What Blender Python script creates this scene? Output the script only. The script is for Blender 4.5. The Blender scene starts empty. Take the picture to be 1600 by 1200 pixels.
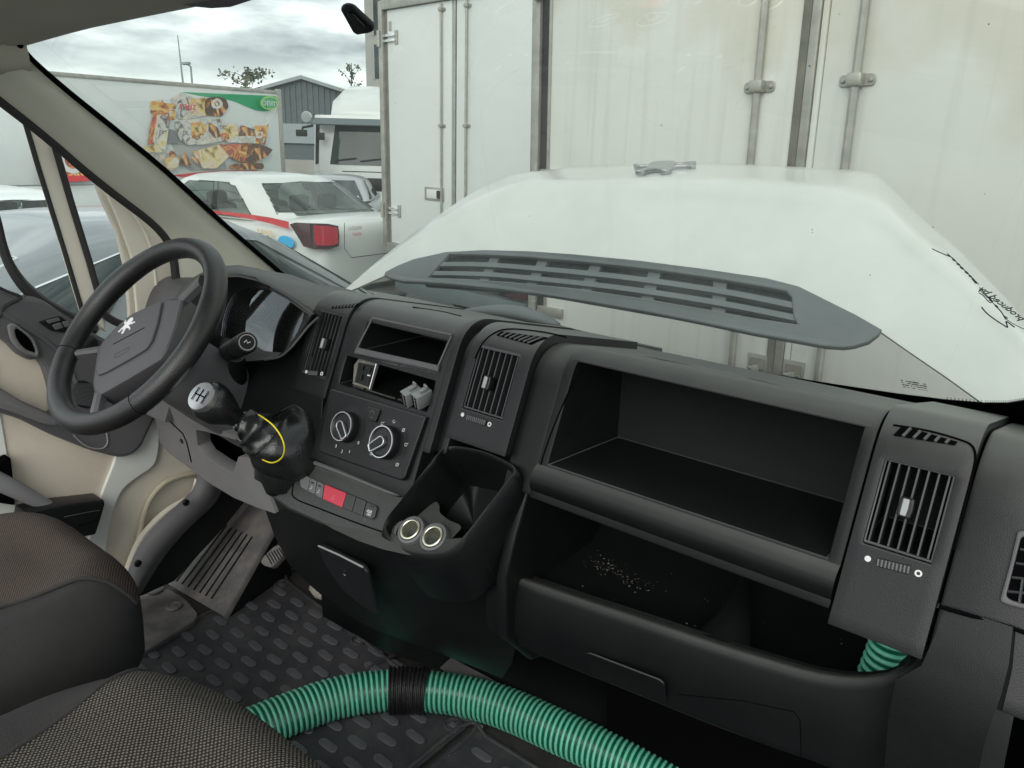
import bpy, bmesh, math, random
from mathutils import Vector as V, Matrix, geometry
random.seed(7)
S = bpy.context.scene
# ------------------------------------------------------------------ camera, sky, sun, exposure
CAM = V((0.897, -0.849, 1.83)); FPX = 1185.0
_y, _p, _r = math.radians(38.5), math.radians(17.3), math.radians(1.6)
FW = V((-math.sin(_y)*math.cos(_p), math.cos(_y)*math.cos(_p), -math.sin(_p)))
_R0 = V((math.cos(_y), math.sin(_y), 0)); _U0 = _R0.cross(FW)
RT = _R0*math.cos(_r) + _U0*math.sin(_r); UP = _U0*math.cos(_r) - _R0*math.sin(_r)
cd = bpy.data.cameras.new('camera'); co = bpy.data.objects.new('camera', cd); S.collection.objects.link(co)
cd.sensor_width = 36; cd.lens = 36*FPX/1600; cd.clip_start = .02; cd.clip_end = 600
m = Matrix.Identity(4)
for i in range(3): m[i][0], m[i][1], m[i][2], m[i][3] = RT[i], UP[i], -FW[i], CAM[i]
co.matrix_world = m; S.camera = co
SUN_EL, SUN_AZ = math.radians(34), math.radians(158)      # sun behind thin cloud, from the right
W = bpy.data.worlds.new('World'); S.world = W; W.use_nodes = True
nt = W.node_tree; nt.nodes.clear()
def nd(t, k, **kw):
    n = t.nodes.new(k)
    for a, b in kw.items(): setattr(n, a, b)
    return n
out = nd(nt, 'ShaderNodeOutputWorld'); bg = nd(nt, 'ShaderNodeBackground'); sky = nd(nt, 'ShaderNodeTexSky')
sky.sky_type = 'NISHITA'; sky.sun_disc = False; sky.sun_elevation = SUN_EL; sky.sun_rotation = SUN_AZ
tc = nd(nt, 'ShaderNodeTexCoord'); mp = nd(nt, 'ShaderNodeMapping'); mp.inputs['Scale'].default_value = (1.0, 1.0, 4.0)
nz = nd(nt, 'ShaderNodeTexNoise'); nz.inputs['Scale'].default_value = 4.2; nz.inputs['Detail'].default_value = 7; nz.inputs['Roughness'].default_value = .52
cr = nd(nt, 'ShaderNodeValToRGB'); e = cr.color_ramp.elements
e[0].position = .40; e[0].color = (3.7, 4.15, 4.5, 1); e[1].position = .60; e[1].color = (12.5, 13.2, 13.0, 1)
x = cr.color_ramp.elements.new(.50); x.color = (7.0, 7.6, 7.7, 1)
mx = nd(nt, 'ShaderNodeMix', data_type='RGBA'); mx.inputs[0].default_value = .93
# brighter veil of cloud low over the horizon, all the way round
sp = nd(nt, 'ShaderNodeSeparateXYZ'); mr = nd(nt, 'ShaderNodeMapRange'); mr.inputs[1].default_value = .02; mr.inputs[2].default_value = .105; mr.inputs[3].default_value = .85; mr.inputs[4].default_value = 0
m2 = nd(nt, 'ShaderNodeMix', data_type='RGBA'); m2.inputs[7].default_value = (12.0, 12.8, 12.3, 1)
L = nt.links.new
L(tc.outputs['Generated'], mp.inputs[0]); L(mp.outputs[0], nz.inputs['Vector']); L(nz.outputs[0], cr.inputs[0])
L(sky.outputs[0], mx.inputs[6]); L(cr.outputs[0], mx.inputs[7])
L(tc.outputs['Generated'], sp.inputs[0]); L(sp.outputs[2], mr.inputs[0]); L(mr.outputs[0], m2.inputs[0]); L(mx.outputs[2], m2.inputs[6])
L(m2.outputs[2], bg.inputs[0]); L(bg.outputs[0], out.inputs[0]); bg.inputs[1].default_value = .10
sd = bpy.data.lights.new('sun', 'SUN'); so = bpy.data.objects.new('sun', sd); S.collection.objects.link(so)
sd.energy = 1.35; sd.angle = math.radians(50); sd.color = (1, .965, .91)
so.rotation_euler = V((-math.sin(SUN_AZ)*math.cos(SUN_EL), -math.cos(SUN_AZ)*math.cos(SUN_EL), -math.sin(SUN_EL))).to_track_quat('-Z', 'Y').to_euler()
S.view_settings.view_transform = 'Standard'; S.view_settings.look = 'None'; S.view_settings.exposure = 0.72; S.view_settings.gamma = 1
S.cycles.max_bounces = 10; S.cycles.diffuse_bounces = 5; S.cycles.transparent_max_bounces = 16
S.cycles.use_denoising = True
try: S.cycles.denoiser = 'OPENIMAGEDENOISE'
except Exception: pass

# ------------------------------------------------------------------ geometry helpers
def ray(px, py): return FW + RT*((px-800)/FPX) + UP*((600-py)/FPX)
def hp(px, py, O, N):
    d = ray(px, py); N = V(N); return CAM + d*((V(O)-CAM).dot(N)/d.dot(N))
def hx(px, py, v): return hp(px, py, (v,0,0), (1,0,0))
def hy(px, py, v): return hp(px, py, (0,v,0), (0,1,0))
def hz(px, py, v): return hp(px, py, (0,0,v), (0,0,1))
ORG = {}
def tag(o, label=None, cat=None, group=None, kind=None):
    if label: o['label'] = label
    if cat: o['category'] = cat
    if group: o['group'] = group
    if kind: o['kind'] = kind
    return o
def thing(name, label, cat, loc=(0,0,0), rotz=None, group=None):
    o = bpy.data.objects.new(name, None); S.collection.objects.link(o); o.empty_display_size = .1
    o.location = loc; tag(o, label, cat, group)
    if rotz is not None: o.rotation_euler = (0,0,rotz); ORG[o] = V((0,0,0))     # built in its own frame
    else: ORG[o] = V(loc)
    return o
def link_mesh(name, me, mats, parent=None, origin=None):
    o = bpy.data.objects.new(name, me); S.collection.objects.link(o)
    if not isinstance(mats, (list, tuple)): mats = [mats]
    if not me.materials:
        for mm in mats: me.materials.append(mm)
    if len(me.vertices) and origin is None:
        lo = V((min(v.co[i] for v in me.vertices) for i in range(3))); hi = V((max(v.co[i] for v in me.vertices) for i in range(3)))
        origin = (lo+hi)/2
    origin = origin or V((0,0,0))
    me.transform(Matrix.Translation(-origin)); ORG[o] = origin
    if parent: o.parent = parent; o.location = origin - ORG[parent]
    else: o.location = origin
    return o
def fin(name, bm, mats, parent=None, bevel=0, seg=2, smooth=35, ang=28):
    bmesh.ops.remove_doubles(bm, verts=bm.verts, dist=1e-5)
    bmesh.ops.recalc_face_normals(bm, faces=bm.faces)
    if bevel:
        es = [e for e in bm.edges if len(e.link_faces) == 2 and e.calc_face_angle(0) > math.radians(ang)]
        if es: bmesh.ops.bevel(bm, geom=es, offset=bevel, segments=seg, profile=.55, affect='EDGES', clamp_overlap=True)
    me = bpy.data.meshes.new(name); bm.to_mesh(me); bm.free()
    if smooth:
        for p in me.polygons: p.use_smooth = True
        me.set_sharp_from_angle(angle=math.radians(smooth))
    return link_mesh(name, me, mats, parent)
def mesh(name, vs, fs, mats, parent=None, **k):
    bm = bmesh.new(); bv = [bm.verts.new(v) for v in vs]
    for f in fs:
        try: bm.faces.new([bv[i] for i in f])
        except ValueError: pass
    return fin(name, bm, mats, parent, **k)
def box(bm, o, sx, sy, sz, rot=None):
    r = bmesh.ops.create_cube(bm, size=1); M = Matrix.Translation(V(o)) @ ((rot or Matrix.Identity(3)).to_4x4()) @ Matrix.Diagonal((sx,sy,sz,1))
    bmesh.ops.transform(bm, matrix=M, verts=r['verts']); return r['verts']
def boxo(name, o, sx, sy, sz, mt, parent=None, rot=None, bevel=.003, **k):
    bm = bmesh.new(); box(bm, o, sx, sy, sz, rot); return fin(name, bm, mt, parent, bevel=bevel, **k)
def frame_rot(u, v, n):
    return Matrix((u, v, n)).transposed()
def spline(pts, n=6, closed=False):
    P_ = [V(p) for p in pts]; res = []; N = len(P_)
    for i in range(N if closed else N-1):
        if closed: a, b, c, d = P_[(i-1)%N], P_[i], P_[(i+1)%N], P_[(i+2)%N]
        else: a, b, c, d = P_[max(i-1,0)], P_[i], P_[i+1], P_[min(i+2,N-1)]
        for k in range(n):
            t = k/n; res.append(.5*((2*b)+(c-a)*t+(2*a-5*b+4*c-d)*t*t+(3*b-a-3*c+d)*t**3))
    if not closed: res.append(P_[-1])
    return res
def round2(pts, r, n=4):
    """round the corners of a 2D polygon"""
    N = len(pts); res = []
    for i in range(N):
        a, b, c = V(pts[i-1]), V(pts[i]), V(pts[(i+1)%N]); u, w = a-b, c-b
        rr = min(r if not isinstance(r,(list,tuple)) else r[i], u.length*.45, w.length*.45)
        if rr < 1e-5: res.append(b); continue
        p, q = b+u.normalized()*rr, b+w.normalized()*rr
        for k in range(n+1):
            t = k/n; res.append(p*(1-t)**2 + b*2*t*(1-t) + q*t*t)
    return res
def tube_bm(bm, pts, rad, ns=12, closed=False, cap=True, flat=None):
    N = len(pts); rings = []; pts = [V(p) for p in pts]; up = None
    for i in range(N):
        t = (pts[(i+1)%N]-pts[i-1]) if closed else (pts[min(i+1,N-1)]-pts[max(i-1,0)])
        t.normalize()
        if up is None: up = t.orthogonal().normalized()
        up = (up - t*up.dot(t)).normalized(); b = t.cross(up)
        r = rad[i] if isinstance(rad,(list,tuple)) else rad
        rings.append([bm.verts.new(pts[i]+(up*math.cos(2*math.pi*k/ns)+b*math.sin(2*math.pi*k/ns))*r) for k in range(ns)])
    for i in range(N if closed else N-1):
        A, B = rings[i], rings[(i+1)%N]; sh = 0
        if closed and i == N-1:
            sh = min(range(ns), key=lambda s: (A[0].co-B[s].co).length)
        for k in range(ns): bm.faces.new((A[k], A[(k+1)%ns], B[(k+1+sh)%ns], B[(k+sh)%ns]))
    if cap and not closed: bm.faces.new(rings[0][::-1]); bm.faces.new(rings[-1])
def tube(name, pts, rad, mt, parent=None, ns=12, **k):
    bm = bmesh.new(); tube_bm(bm, pts, rad, ns, **{a:k.pop(a) for a in ('closed','cap') if a in k}); return fin(name, bm, mt, parent, **k)
def loft_bm(bm, rings, closed=True, cap=True):
    R_ = [[bm.verts.new(p) for p in r] for r in rings]; n = len(R_[0])
    for A, B in zip(R_, R_[1:]):
        for k in range(n if closed else n-1):
            try: bm.faces.new((A[k], A[(k+1)%n], B[(k+1)%n], B[k]))
            except ValueError: pass
    if cap:
        for r in (R_[0], R_[-1]):
            try: bm.faces.new(r)
            except ValueError: pass
    return R_
def loft(name, rings, mt, parent=None, closed=True, cap=True, **k):
    bm = bmesh.new(); loft_bm(bm, rings, closed, cap); return fin(name, bm, mt, parent, **k)
def sheet(name, rows, mt, parent=None, thick=.01, nrm=None, **k):
    """grid of points given thickness along -nrm (or away from the camera side normals)"""
    nr, nc = len(rows), len(rows[0]); rows = [[V(p) for p in r] for r in rows]
    vs = [p for r in rows for p in r]; fs = [(i*nc+j, i*nc+j+1, (i+1)*nc+j+1, (i+1)*nc+j) for i in range(nr-1) for j in range(nc-1)]
    if thick:
        back = []
        for i in range(nr):
            for j in range(nc):
                if nrm is not None: n = V(nrm).normalized()
                else:
                    a = rows[min(i+1,nr-1)][j]-rows[max(i-1,0)][j]; b = rows[i][min(j+1,nc-1)]-rows[i][max(j-1,0)]
                    n = a.cross(b)
                    n = n.normalized() if n.length > 1e-9 else V((0,0,1))
                    if n.dot(CAM-rows[i][j]) < 0: n = -n
                back.append(rows[i][j]-n*thick)
        o = nr*nc; vs += back; fs += [tuple(q+o for q in f[::-1]) for f in fs]
        rim = [j for j in range(nc)] + [i*nc+nc-1 for i in range(1,nr)] + [(nr-1)*nc+j for j in range(nc-2,-1,-1)] + [i*nc for i in range(nr-2,0,-1)]
        fs += [(rim[q], rim[(q+1)%len(rim)], rim[(q+1)%len(rim)]+o, rim[q]+o) for q in range(len(rim))]
    return mesh(name, vs, fs, mt, parent, **k)
def interp(poly, x):
    for (x0,y0),(x1,y1) in zip(poly, poly[1:]):
        if x0 <= x <= x1: return y0+(y1-y0)*(x-x0)/max(x1-x0,1e-9)
    return poly[0][1] if x < poly[0][0] else poly[-1][1]
DG = None
def curve_mesh(cu):
    o = bpy.data.objects.new('tmp', cu); S.collection.objects.link(o); bpy.context.view_layer.update()
    me = bpy.data.meshes.new_from_object(o.evaluated_get(bpy.context.evaluated_depsgraph_get())); bpy.data.objects.remove(o)
    bpy.data.curves.remove(cu); me.materials.clear(); return me
def plate(name, fr, outer, holes, thick, mt, parent=None, bevel=.002, bend=None, sm=35):
    """flat plate with holes; fr=(O,u,v,n); its front face lies `thick` in front of O along n"""
    O, u, v, n = [V(q) for q in fr]
    cu = bpy.data.curves.new('c', 'CURVE'); cu.dimensions = '2D'; cu.fill_mode = 'BOTH'
    cu.bevel_depth = bevel; cu.bevel_resolution = 1; cu.offset = -bevel; cu.extrude = max(thick/2-bevel, 1e-5)
    for pl in [outer]+list(holes):
        s = cu.splines.new('POLY'); s.points.add(len(pl)-1); s.use_cyclic_u = True
        for q, p in zip(s.points, pl): q.co = (p[0], p[1], 0, 1)
    me = curve_mesh(cu)
    M = Matrix.Translation(O+n*(thick/2)) @ frame_rot(u, v, n).to_4x4(); me.transform(M)
    if bend:
        for w in me.vertices: w.co = bend(w.co)
    for p in me.polygons: p.use_smooth = True
    me.set_sharp_from_angle(angle=math.radians(sm))
    return link_mesh(name, me, mt, parent)
def to2(fr, p):
    d = V(p)-V(fr[0]); return (d.dot(V(fr[1])), d.dot(V(fr[2])))
def fr_at(O, u, v):
    u = V(u).normalized(); n = u.cross(V(v)).normalized(); v = n.cross(u); return (V(O), u, v, n)
def px2(fr, pts, th=0): return [to2(fr, hp(a, b, fr[0]+fr[3]*th, fr[3])) for a, b in pts]
def pxplate(name, fr, pts, thick, mt, parent=None, holes=(), r=0, bevel=.002, **k):
    o2 = px2(fr, pts, thick); o2 = round2(o2, r) if r else o2
    return plate(name, fr, o2, [round2(px2(fr, h, thick), r) if r else px2(fr, h, thick) for h in holes], thick, mt, parent, bevel, **k)
def text(name, s, fr, size, mt, parent=None, mirror=False, depth=.0006, sx=1, shear=0, align='CENTER'):
    cu = bpy.data.curves.new('t', 'FONT'); cu.body = s; cu.size = size; cu.align_x = align; cu.align_y = 'CENTER'; cu.extrude = depth; cu.shear = shear; cu.resolution_u = 3
    me = curve_mesh(cu); O, u, v, n = [V(q) for q in fr]
    me.transform(Matrix.Translation(O) @ frame_rot(u*(-1 if mirror else 1)*sx, v, n).to_4x4())
    return link_mesh(name, me, mt, parent)
def lathe_bm(bm, prof, fr, ns=24, cap=True):
    O, u, v, n = [V(q) for q in fr]
    rings = [[O+n*h+(u*math.cos(2*math.pi*k/ns)+v*math.sin(2*math.pi*k/ns))*r for k in range(ns)] for r, h in prof]
    loft_bm(bm, rings, True, cap)
def lathe(name, prof, fr, mt, parent=None, ns=24, cap=True, **k):
    bm = bmesh.new(); lathe_bm(bm, prof, fr, ns, cap); return fin(name, bm, mt, parent, **k)
def dup(o, parent=None, dx=V((0,0,0))):
    c = o.copy(); S.collection.objects.link(c); c.location = o.location + V(dx)
    if parent: c.parent = parent
    ORG[c] = ORG[o] + V(dx); return c
def polyrib(name, pts, w, fr, mt, parent=None, depth=.0006, closed=False):
    """thin drawn line (print) of width w in a frame"""
    bm = bmesh.new(); O, u, v, n = [V(q) for q in fr]; P2 = [V(p) for p in pts]; N = len(P2); A = []
    for i in range(N):
        t = (P2[(i+1)%N]-P2[i-1]) if closed else (P2[min(i+1,N-1)]-P2[max(i-1,0)]); t.normalize(); q = V((-t.y, t.x))*(w[i] if isinstance(w,(list,tuple)) else w)*.5
        A.append([bm.verts.new(O+u*p.x+v*p.y+n*depth) for p in (P2[i]+q, P2[i]-q)])
    for i in range(N if closed else N-1):
        a, b = A[i], A[(i+1)%N]
        try: bm.faces.new((a[0], a[1], b[1], b[0]))
        except ValueError: pass
    return fin(name, bm, mt, parent, smooth=0)

# ------------------------------------------------------------------ materials
def mat(name, col, rough=.6, metal=0, spec=.5, bump=0, bscale=300, var=0, vscale=6, dust=0, dustcol=(.3,.28,.25), coat=0, bdist=.001, toplight=0):
    mm = bpy.data.materials.new(name); mm.use_nodes = True; t = mm.node_tree; b = t.nodes['Principled BSDF']; l = t.links.new
    b.inputs['Base Color'].default_value = (*col, 1); b.inputs['Roughness'].default_value = rough; b.inputs['Metallic'].default_value = metal
    b.inputs['Specular IOR Level'].default_value = spec; b.inputs['Coat Weight'].default_value = coat
    tcn = nd(t, 'ShaderNodeTexCoord'); src = None
    if var or dust:
        n1 = nd(t, 'ShaderNodeTexNoise'); n1.inputs['Scale'].default_value = vscale; n1.inputs['Detail'].default_value = 6; n1.inputs['Roughness'].default_value = .62
        l(tcn.outputs['Object'], n1.inputs['Vector'])
        r = nd(t, 'ShaderNodeMapRange'); r.inputs[1].default_value = .3; r.inputs[2].default_value = .7; l(n1.outputs[0], r.inputs[0])
        a = nd(t, 'ShaderNodeMix', data_type='RGBA'); a.inputs[6].default_value = (*[c*(1-var) for c in col], 1); a.inputs[7].default_value = (*[min(1,c*(1+var)) for c in col], 1)
        l(r.outputs[0], a.inputs[0]); src = a.outputs[2]
        rr = nd(t, 'ShaderNodeMapRange'); rr.inputs[3].default_value = max(0,rough-.07); rr.inputs[4].default_value = min(1,rough+.09); l(n1.outputs[0], rr.inputs[0]); l(rr.outputs[0], b.inputs['Roughness'])
        if dust:
            n2 = nd(t, 'ShaderNodeTexNoise'); n2.inputs['Scale'].default_value = vscale*2.3; n2.inputs['Detail'].default_value = 9; n2.inputs['Roughness'].default_value = .72
            l(tcn.outputs['Object'], n2.inputs['Vector']); r2 = nd(t, 'ShaderNodeMapRange'); r2.inputs[1].default_value = .45; r2.inputs[2].default_value = .75; r2.inputs[4].default_value = dust
            l(n2.outputs[0], r2.inputs[0]); a2 = nd(t, 'ShaderNodeMix', data_type='RGBA'); l(r2.outputs[0], a2.inputs[0]); l(src, a2.inputs[6]); a2.inputs[7].default_value = (*dustcol, 1); src = a2.outputs[2]
        if toplight:      # paints skylight onto the dusty upward faces: paler, patchy
            g_ = nd(t, 'ShaderNodeNewGeometry'); s_ = nd(t, 'ShaderNodeSeparateXYZ'); l(g_.outputs['Normal'], s_.inputs[0])
            r3 = nd(t, 'ShaderNodeMapRange'); r3.inputs[1].default_value = .40; r3.inputs[2].default_value = .95; r3.inputs[4].default_value = toplight; l(s_.outputs[2], r3.inputs[0])
            m3 = nd(t, 'ShaderNodeMath', operation='MULTIPLY'); r4 = nd(t, 'ShaderNodeMapRange'); r4.inputs[1].default_value = .3; r4.inputs[2].default_value = .7; r4.inputs[3].default_value = .7; r4.inputs[4].default_value = 1.15; l(n1.outputs[0], r4.inputs[0]); l(r3.outputs[0], m3.inputs[0]); l(r4.outputs[0], m3.inputs[1])
            a4 = nd(t, 'ShaderNodeMix', data_type='RGBA'); l(m3.outputs[0], a4.inputs[0]); l(src, a4.inputs[6]); a4.inputs[7].default_value = (.17,.175,.165,1); src = a4.outputs[2]
        l(src, b.inputs['Base Color'])
    if bump:
        n3 = nd(t, 'ShaderNodeTexVoronoi'); n3.inputs['Scale'].default_value = bscale; l(tcn.outputs['Object'], n3.inputs['Vector'])
        bu = nd(t, 'ShaderNodeBump'); bu.inputs['Strength'].default_value = bump; bu.inputs['Distance'].default_value = bdist; l(n3.outputs[0], bu.inputs['Height']); l(bu.outputs[0], b.inputs['Normal'])
    return mm
M = {}
M['dash'] = mat('black_grained_plastic', (.0052,.0060,.0063), .40, spec=.20, toplight=.40, bump=.14, bscale=800, var=.12, vscale=5, dust=.012, dustcol=(.16,.16,.155))
M['dashin'] = mat('shaded_inner_plastic', (.0052,.0058,.0060), .5, spec=.22, bump=.1, bscale=800, var=.2, vscale=6)  # dash plastic without the painted paler tops, for recesses in shade
M['dash2'] = mat('charcoal_grained_plastic', (.0080,.0090,.0093), .37, spec=.30, toplight=.50, bump=.14, bscale=800, var=.1, dust=.018, dustcol=(.16,.16,.155))
M['dtop'] = mat('skylit_dusty_dash_top', (.058,.061,.060), .62, spec=.35, toplight=.30, bump=.14, bscale=800, var=.12, dust=.16, dustcol=(.17,.17,.16))  # lighter dash plastic: dust, plus skylight put into the colour
M['smooth'] = mat('smooth_black_plastic', (.009,.0095,.0102), .38, spec=.35, var=.1)
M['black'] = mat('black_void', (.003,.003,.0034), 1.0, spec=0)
M['slat'] = mat('vent_slat_plastic', (.030,.032,.033), .30, spec=.5)
M['grey'] = mat('mid_grey_plastic', (.15,.144,.146), .55, bump=.12, bscale=800, var=.08, dust=.10, dustcol=(.24,.22,.2))
M['grey2'] = mat('dark_grey_door_plastic', (.088,.085,.09), .55, bump=.12, bscale=800, var=.08, dust=.05)
M['greyl'] = mat('light_grey_plastic', (.25,.245,.25), .5, var=.05)
M['chrome'] = mat('chrome', (.75,.76,.77), .16, 1)
M['silver'] = mat('silver_trim', (.55,.56,.57), .3, .9)
M['alu'] = mat('weathered_aluminium', (.42,.41,.37), .45, .6, var=.2, vscale=9, dust=.35, dustcol=(.24,.21,.16))
M['seal'] = mat('rubber_seal', (.018,.018,.017), .7, var=.2)
M['sealg'] = mat('dirty_grey_rubber', (.16,.15,.125), .75, var=.25, vscale=8, dust=.4, dustcol=(.3,.27,.2))
M['lining'] = mat('roof_lining', (.42,.40,.33), .9, var=.05)
M['pillar'] = mat('pillar_trim', (.47,.465,.385), .75, bump=.15, bscale=500, var=.05)
M['cream'] = mat('cream_panel', (.70,.65,.55), .6, var=.05, vscale=3, dust=.1, dustcol=(.35,.3,.22))
M['cream2'] = mat('cream_door_card', (.66,.585,.48), .68, bump=.12, bscale=600, var=.05, vscale=4, dust=.22, dustcol=(.34,.28,.21))
M['white'] = mat('white_van_paint', (.74,.75,.70), .3, coat=.3, var=.03, vscale=4)
M['bonnet'] = mat('white_bonnet_paint', (.60,.615,.58), .30, coat=.4, var=.05, vscale=5, dust=.28, dustcol=(.50,.51,.46))
M['cowl'] = mat('faded_grey_grille_plastic', (.125,.14,.145), .6, var=.12, vscale=8, dust=.15, dustcol=(.2,.2,.19))
M['mesh'] = mat('dark_mesh_backing', (.030,.036,.040), .6, var=.5, vscale=60)
M['red'] = mat('red_switch', (.43,.03,.052), .45, var=.05)
M['switch'] = mat('switch_plastic', (.03,.03,.031), .45, bump=.15)
M['switchg'] = mat('worn_grey_switch', (.10,.10,.104), .5, var=.1)
M['print'] = mat('white_print', (.62,.62,.6), .6)
M['printg'] = mat('grey_print', (.2,.2,.2), .6)
M['printb'] = mat('black_print', (.02,.03,.03), .6)
M['leather'] = mat('black_leather', (.010,.0105,.011), .27, bump=.3, bscale=260, var=.2, vscale=9)
M['rim'] = mat('worn_steering_leather', (.0105,.0102,.0106), .36, bump=.36, bscale=480, var=.25, vscale=14, dust=.05, dustcol=(.13,.115,.11))
M['airbag'] = mat('steering_centre_plastic', (.052,.0505,.054), .45, bump=.2, bscale=420, var=.06)
M['yellow'] = mat('yellow_cord', (.72,.6,.02), .5)
M['mat'] = mat('black_rubber_mat', (.042,.042,.047), .55, bump=.25, bscale=300, var=.2, vscale=4, dust=.55, dustcol=(.125,.115,.10))
M['stud'] = mat('worn_rubber_stud', (.10,.10,.11), .42, var=.25, vscale=30, dust=.2, dustcol=(.13,.12,.11))
M['dirty'] = mat('dirty_grey_floor_plastic', (.108,.104,.101), .6, bump=.3, bscale=160, var=.3, vscale=9, dust=.42, dustcol=(.33,.28,.22))
M['hose'] = mat('dark_green_hose', (.002,.088,.056), .3, var=.12, vscale=20, dust=.18, dustcol=(.12,.12,.09))
M['hoserib'] = mat('pale_green_hose_rib', (.135,.49,.34), .38, var=.12, vscale=14, dust=.3, dustcol=(.16,.24,.17))
M['tape'] = mat('black_sleeve_rubber', (.014,.012,.013), .4, bump=.3, bscale=120, bdist=.003, var=.3, vscale=30)
M['brass'] = mat('socket_metal', (.62,.6,.48), .3, .9, var=.2, vscale=60)
M['conn'] = mat('grey_connector_plastic', (.19,.20,.20), .5)
M['asphalt'] = mat('asphalt', (.085,.088,.087), .9, bump=.5, bscale=60, var=.2, vscale=2, bdist=.01)
M['tyre'] = mat('tyre', (.02,.02,.02), .8)
M['carglass'] = mat('car_window_glass', (.022,.034,.034), .05, spec=.45)
M['cwhite'] = mat('white_car_paint', (.64,.66,.64), .3, coat=.4)
M['cgrey'] = mat('grey_car_paint', (.16,.175,.185), .3, .3, coat=.3)
M['csilver'] = mat('silver_car_paint', (.40,.42,.43), .3, .4, coat=.4)
M['lens'] = mat('red_lamp_lens', (.42,.01,.03), .15, coat=.5, var=.2, vscale=40)
M['lensd'] = mat('dark_lamp_lens', (.05,.008,.012), .15, coat=.5)
M['stripe'] = mat('red_print', (.62,.05,.06), .5)
M['green'] = mat('green_print', (.02,.33,.14), .5)
M['lime'] = mat('lime_print', (.35,.62,.12), .5)
M['blue'] = mat('blue_print', (.05,.42,.75), .5)
M['orange'] = mat('orange_print', (.72,.27,.05), .5, var=.3, vscale=4)
M['brown'] = mat('brown_print', (.16,.07,.035), .5, var=.35, vscale=5)
M['amber'] = mat('amber_print', (.75,.48,.16), .5, var=.3, vscale=5)
M['paper'] = mat('pale_wrapper_print', (.62,.62,.58), .5, var=.15, vscale=5)
M['steel'] = mat('dark_cladding', (.10,.125,.13), .6, var=.1)
M['steell'] = mat('pale_cladding', (.30,.34,.35), .6, var=.06)
M['concrete'] = mat('concrete', (.36,.35,.32), .9, var=.1, vscale=1)
M['leaf'] = mat('foliage', (.10,.115,.07), .8, var=.4, vscale=3)
M['bark'] = mat('bark', (.09,.07,.055), .9, var=.2)
def glass(name, tint, refl, dust, dcol=(.6,.68,.63)):
    mm = bpy.data.materials.new(name); mm.use_nodes = True; t = mm.node_tree; t.nodes.clear(); l = t.links.new
    o = nd(t, 'ShaderNodeOutputMaterial'); tr = nd(t, 'ShaderNodeBsdfTransparent'); tr.inputs[0].default_value = (*tint, 1)
    gl = nd(t, 'ShaderNodeBsdfGlossy'); gl.inputs['Roughness'].default_value = .02; df = nd(t, 'ShaderNodeBsdfDiffuse'); df.inputs[0].default_value = (*dcol, 1)
    tl = nd(t, 'ShaderNodeBsdfTranslucent'); tl.inputs[0].default_value = (*dcol, 1); ad = nd(t, 'ShaderNodeMixShader'); ad.inputs[0].default_value = .5; l(df.outputs[0], ad.inputs[1]); l(tl.outputs[0], ad.inputs[2])
    fr = nd(t, 'ShaderNodeFresnel'); fr.inputs[0].default_value = 1.45; mu = nd(t, 'ShaderNodeMath', operation='MULTIPLY'); mu.inputs[1].default_value = refl; l(fr.outputs[0], mu.inputs[0])
    a = nd(t, 'ShaderNodeMixShader'); b = nd(t, 'ShaderNodeMixShader')
    tcn = nd(t, 'ShaderNodeTexCoord'); n1 = nd(t, 'ShaderNodeTexNoise'); n1.inputs['Scale'].default_value = 7; n1.inputs['Detail'].default_value = 8
    r = nd(t, 'ShaderNodeMapRange'); r.inputs[1].default_value = .35; r.inputs[2].default_value = .7; r.inputs[3].default_value = dust*.6; r.inputs[4].default_value = dust*1.4
    l(tcn.outputs['Object'], n1.inputs['Vector']); l(n1.outputs[0], r.inputs[0]); l(r.outputs[0], a.inputs[0])
    l(tr.outputs[0], a.inputs[1]); l(ad.outputs[0], a.inputs[2]); l(mu.outputs[0], b.inputs[0]); l(a.outputs[0], b.inputs[1]); l(gl.outputs[0], b.inputs[2]); l(b.outputs[0], o.inputs[0])
    return mm
M['screen'] = glass('windscreen_glass', (.785,.826,.795), .16, .075, (.62,.70,.65))
M['sideglass'] = glass('side_window_glass', (.90,.94,.92), .35, .05)
M['clear'] = glass('clear_cluster_lens', (.80,.80,.83), 4.0, .02)
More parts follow.
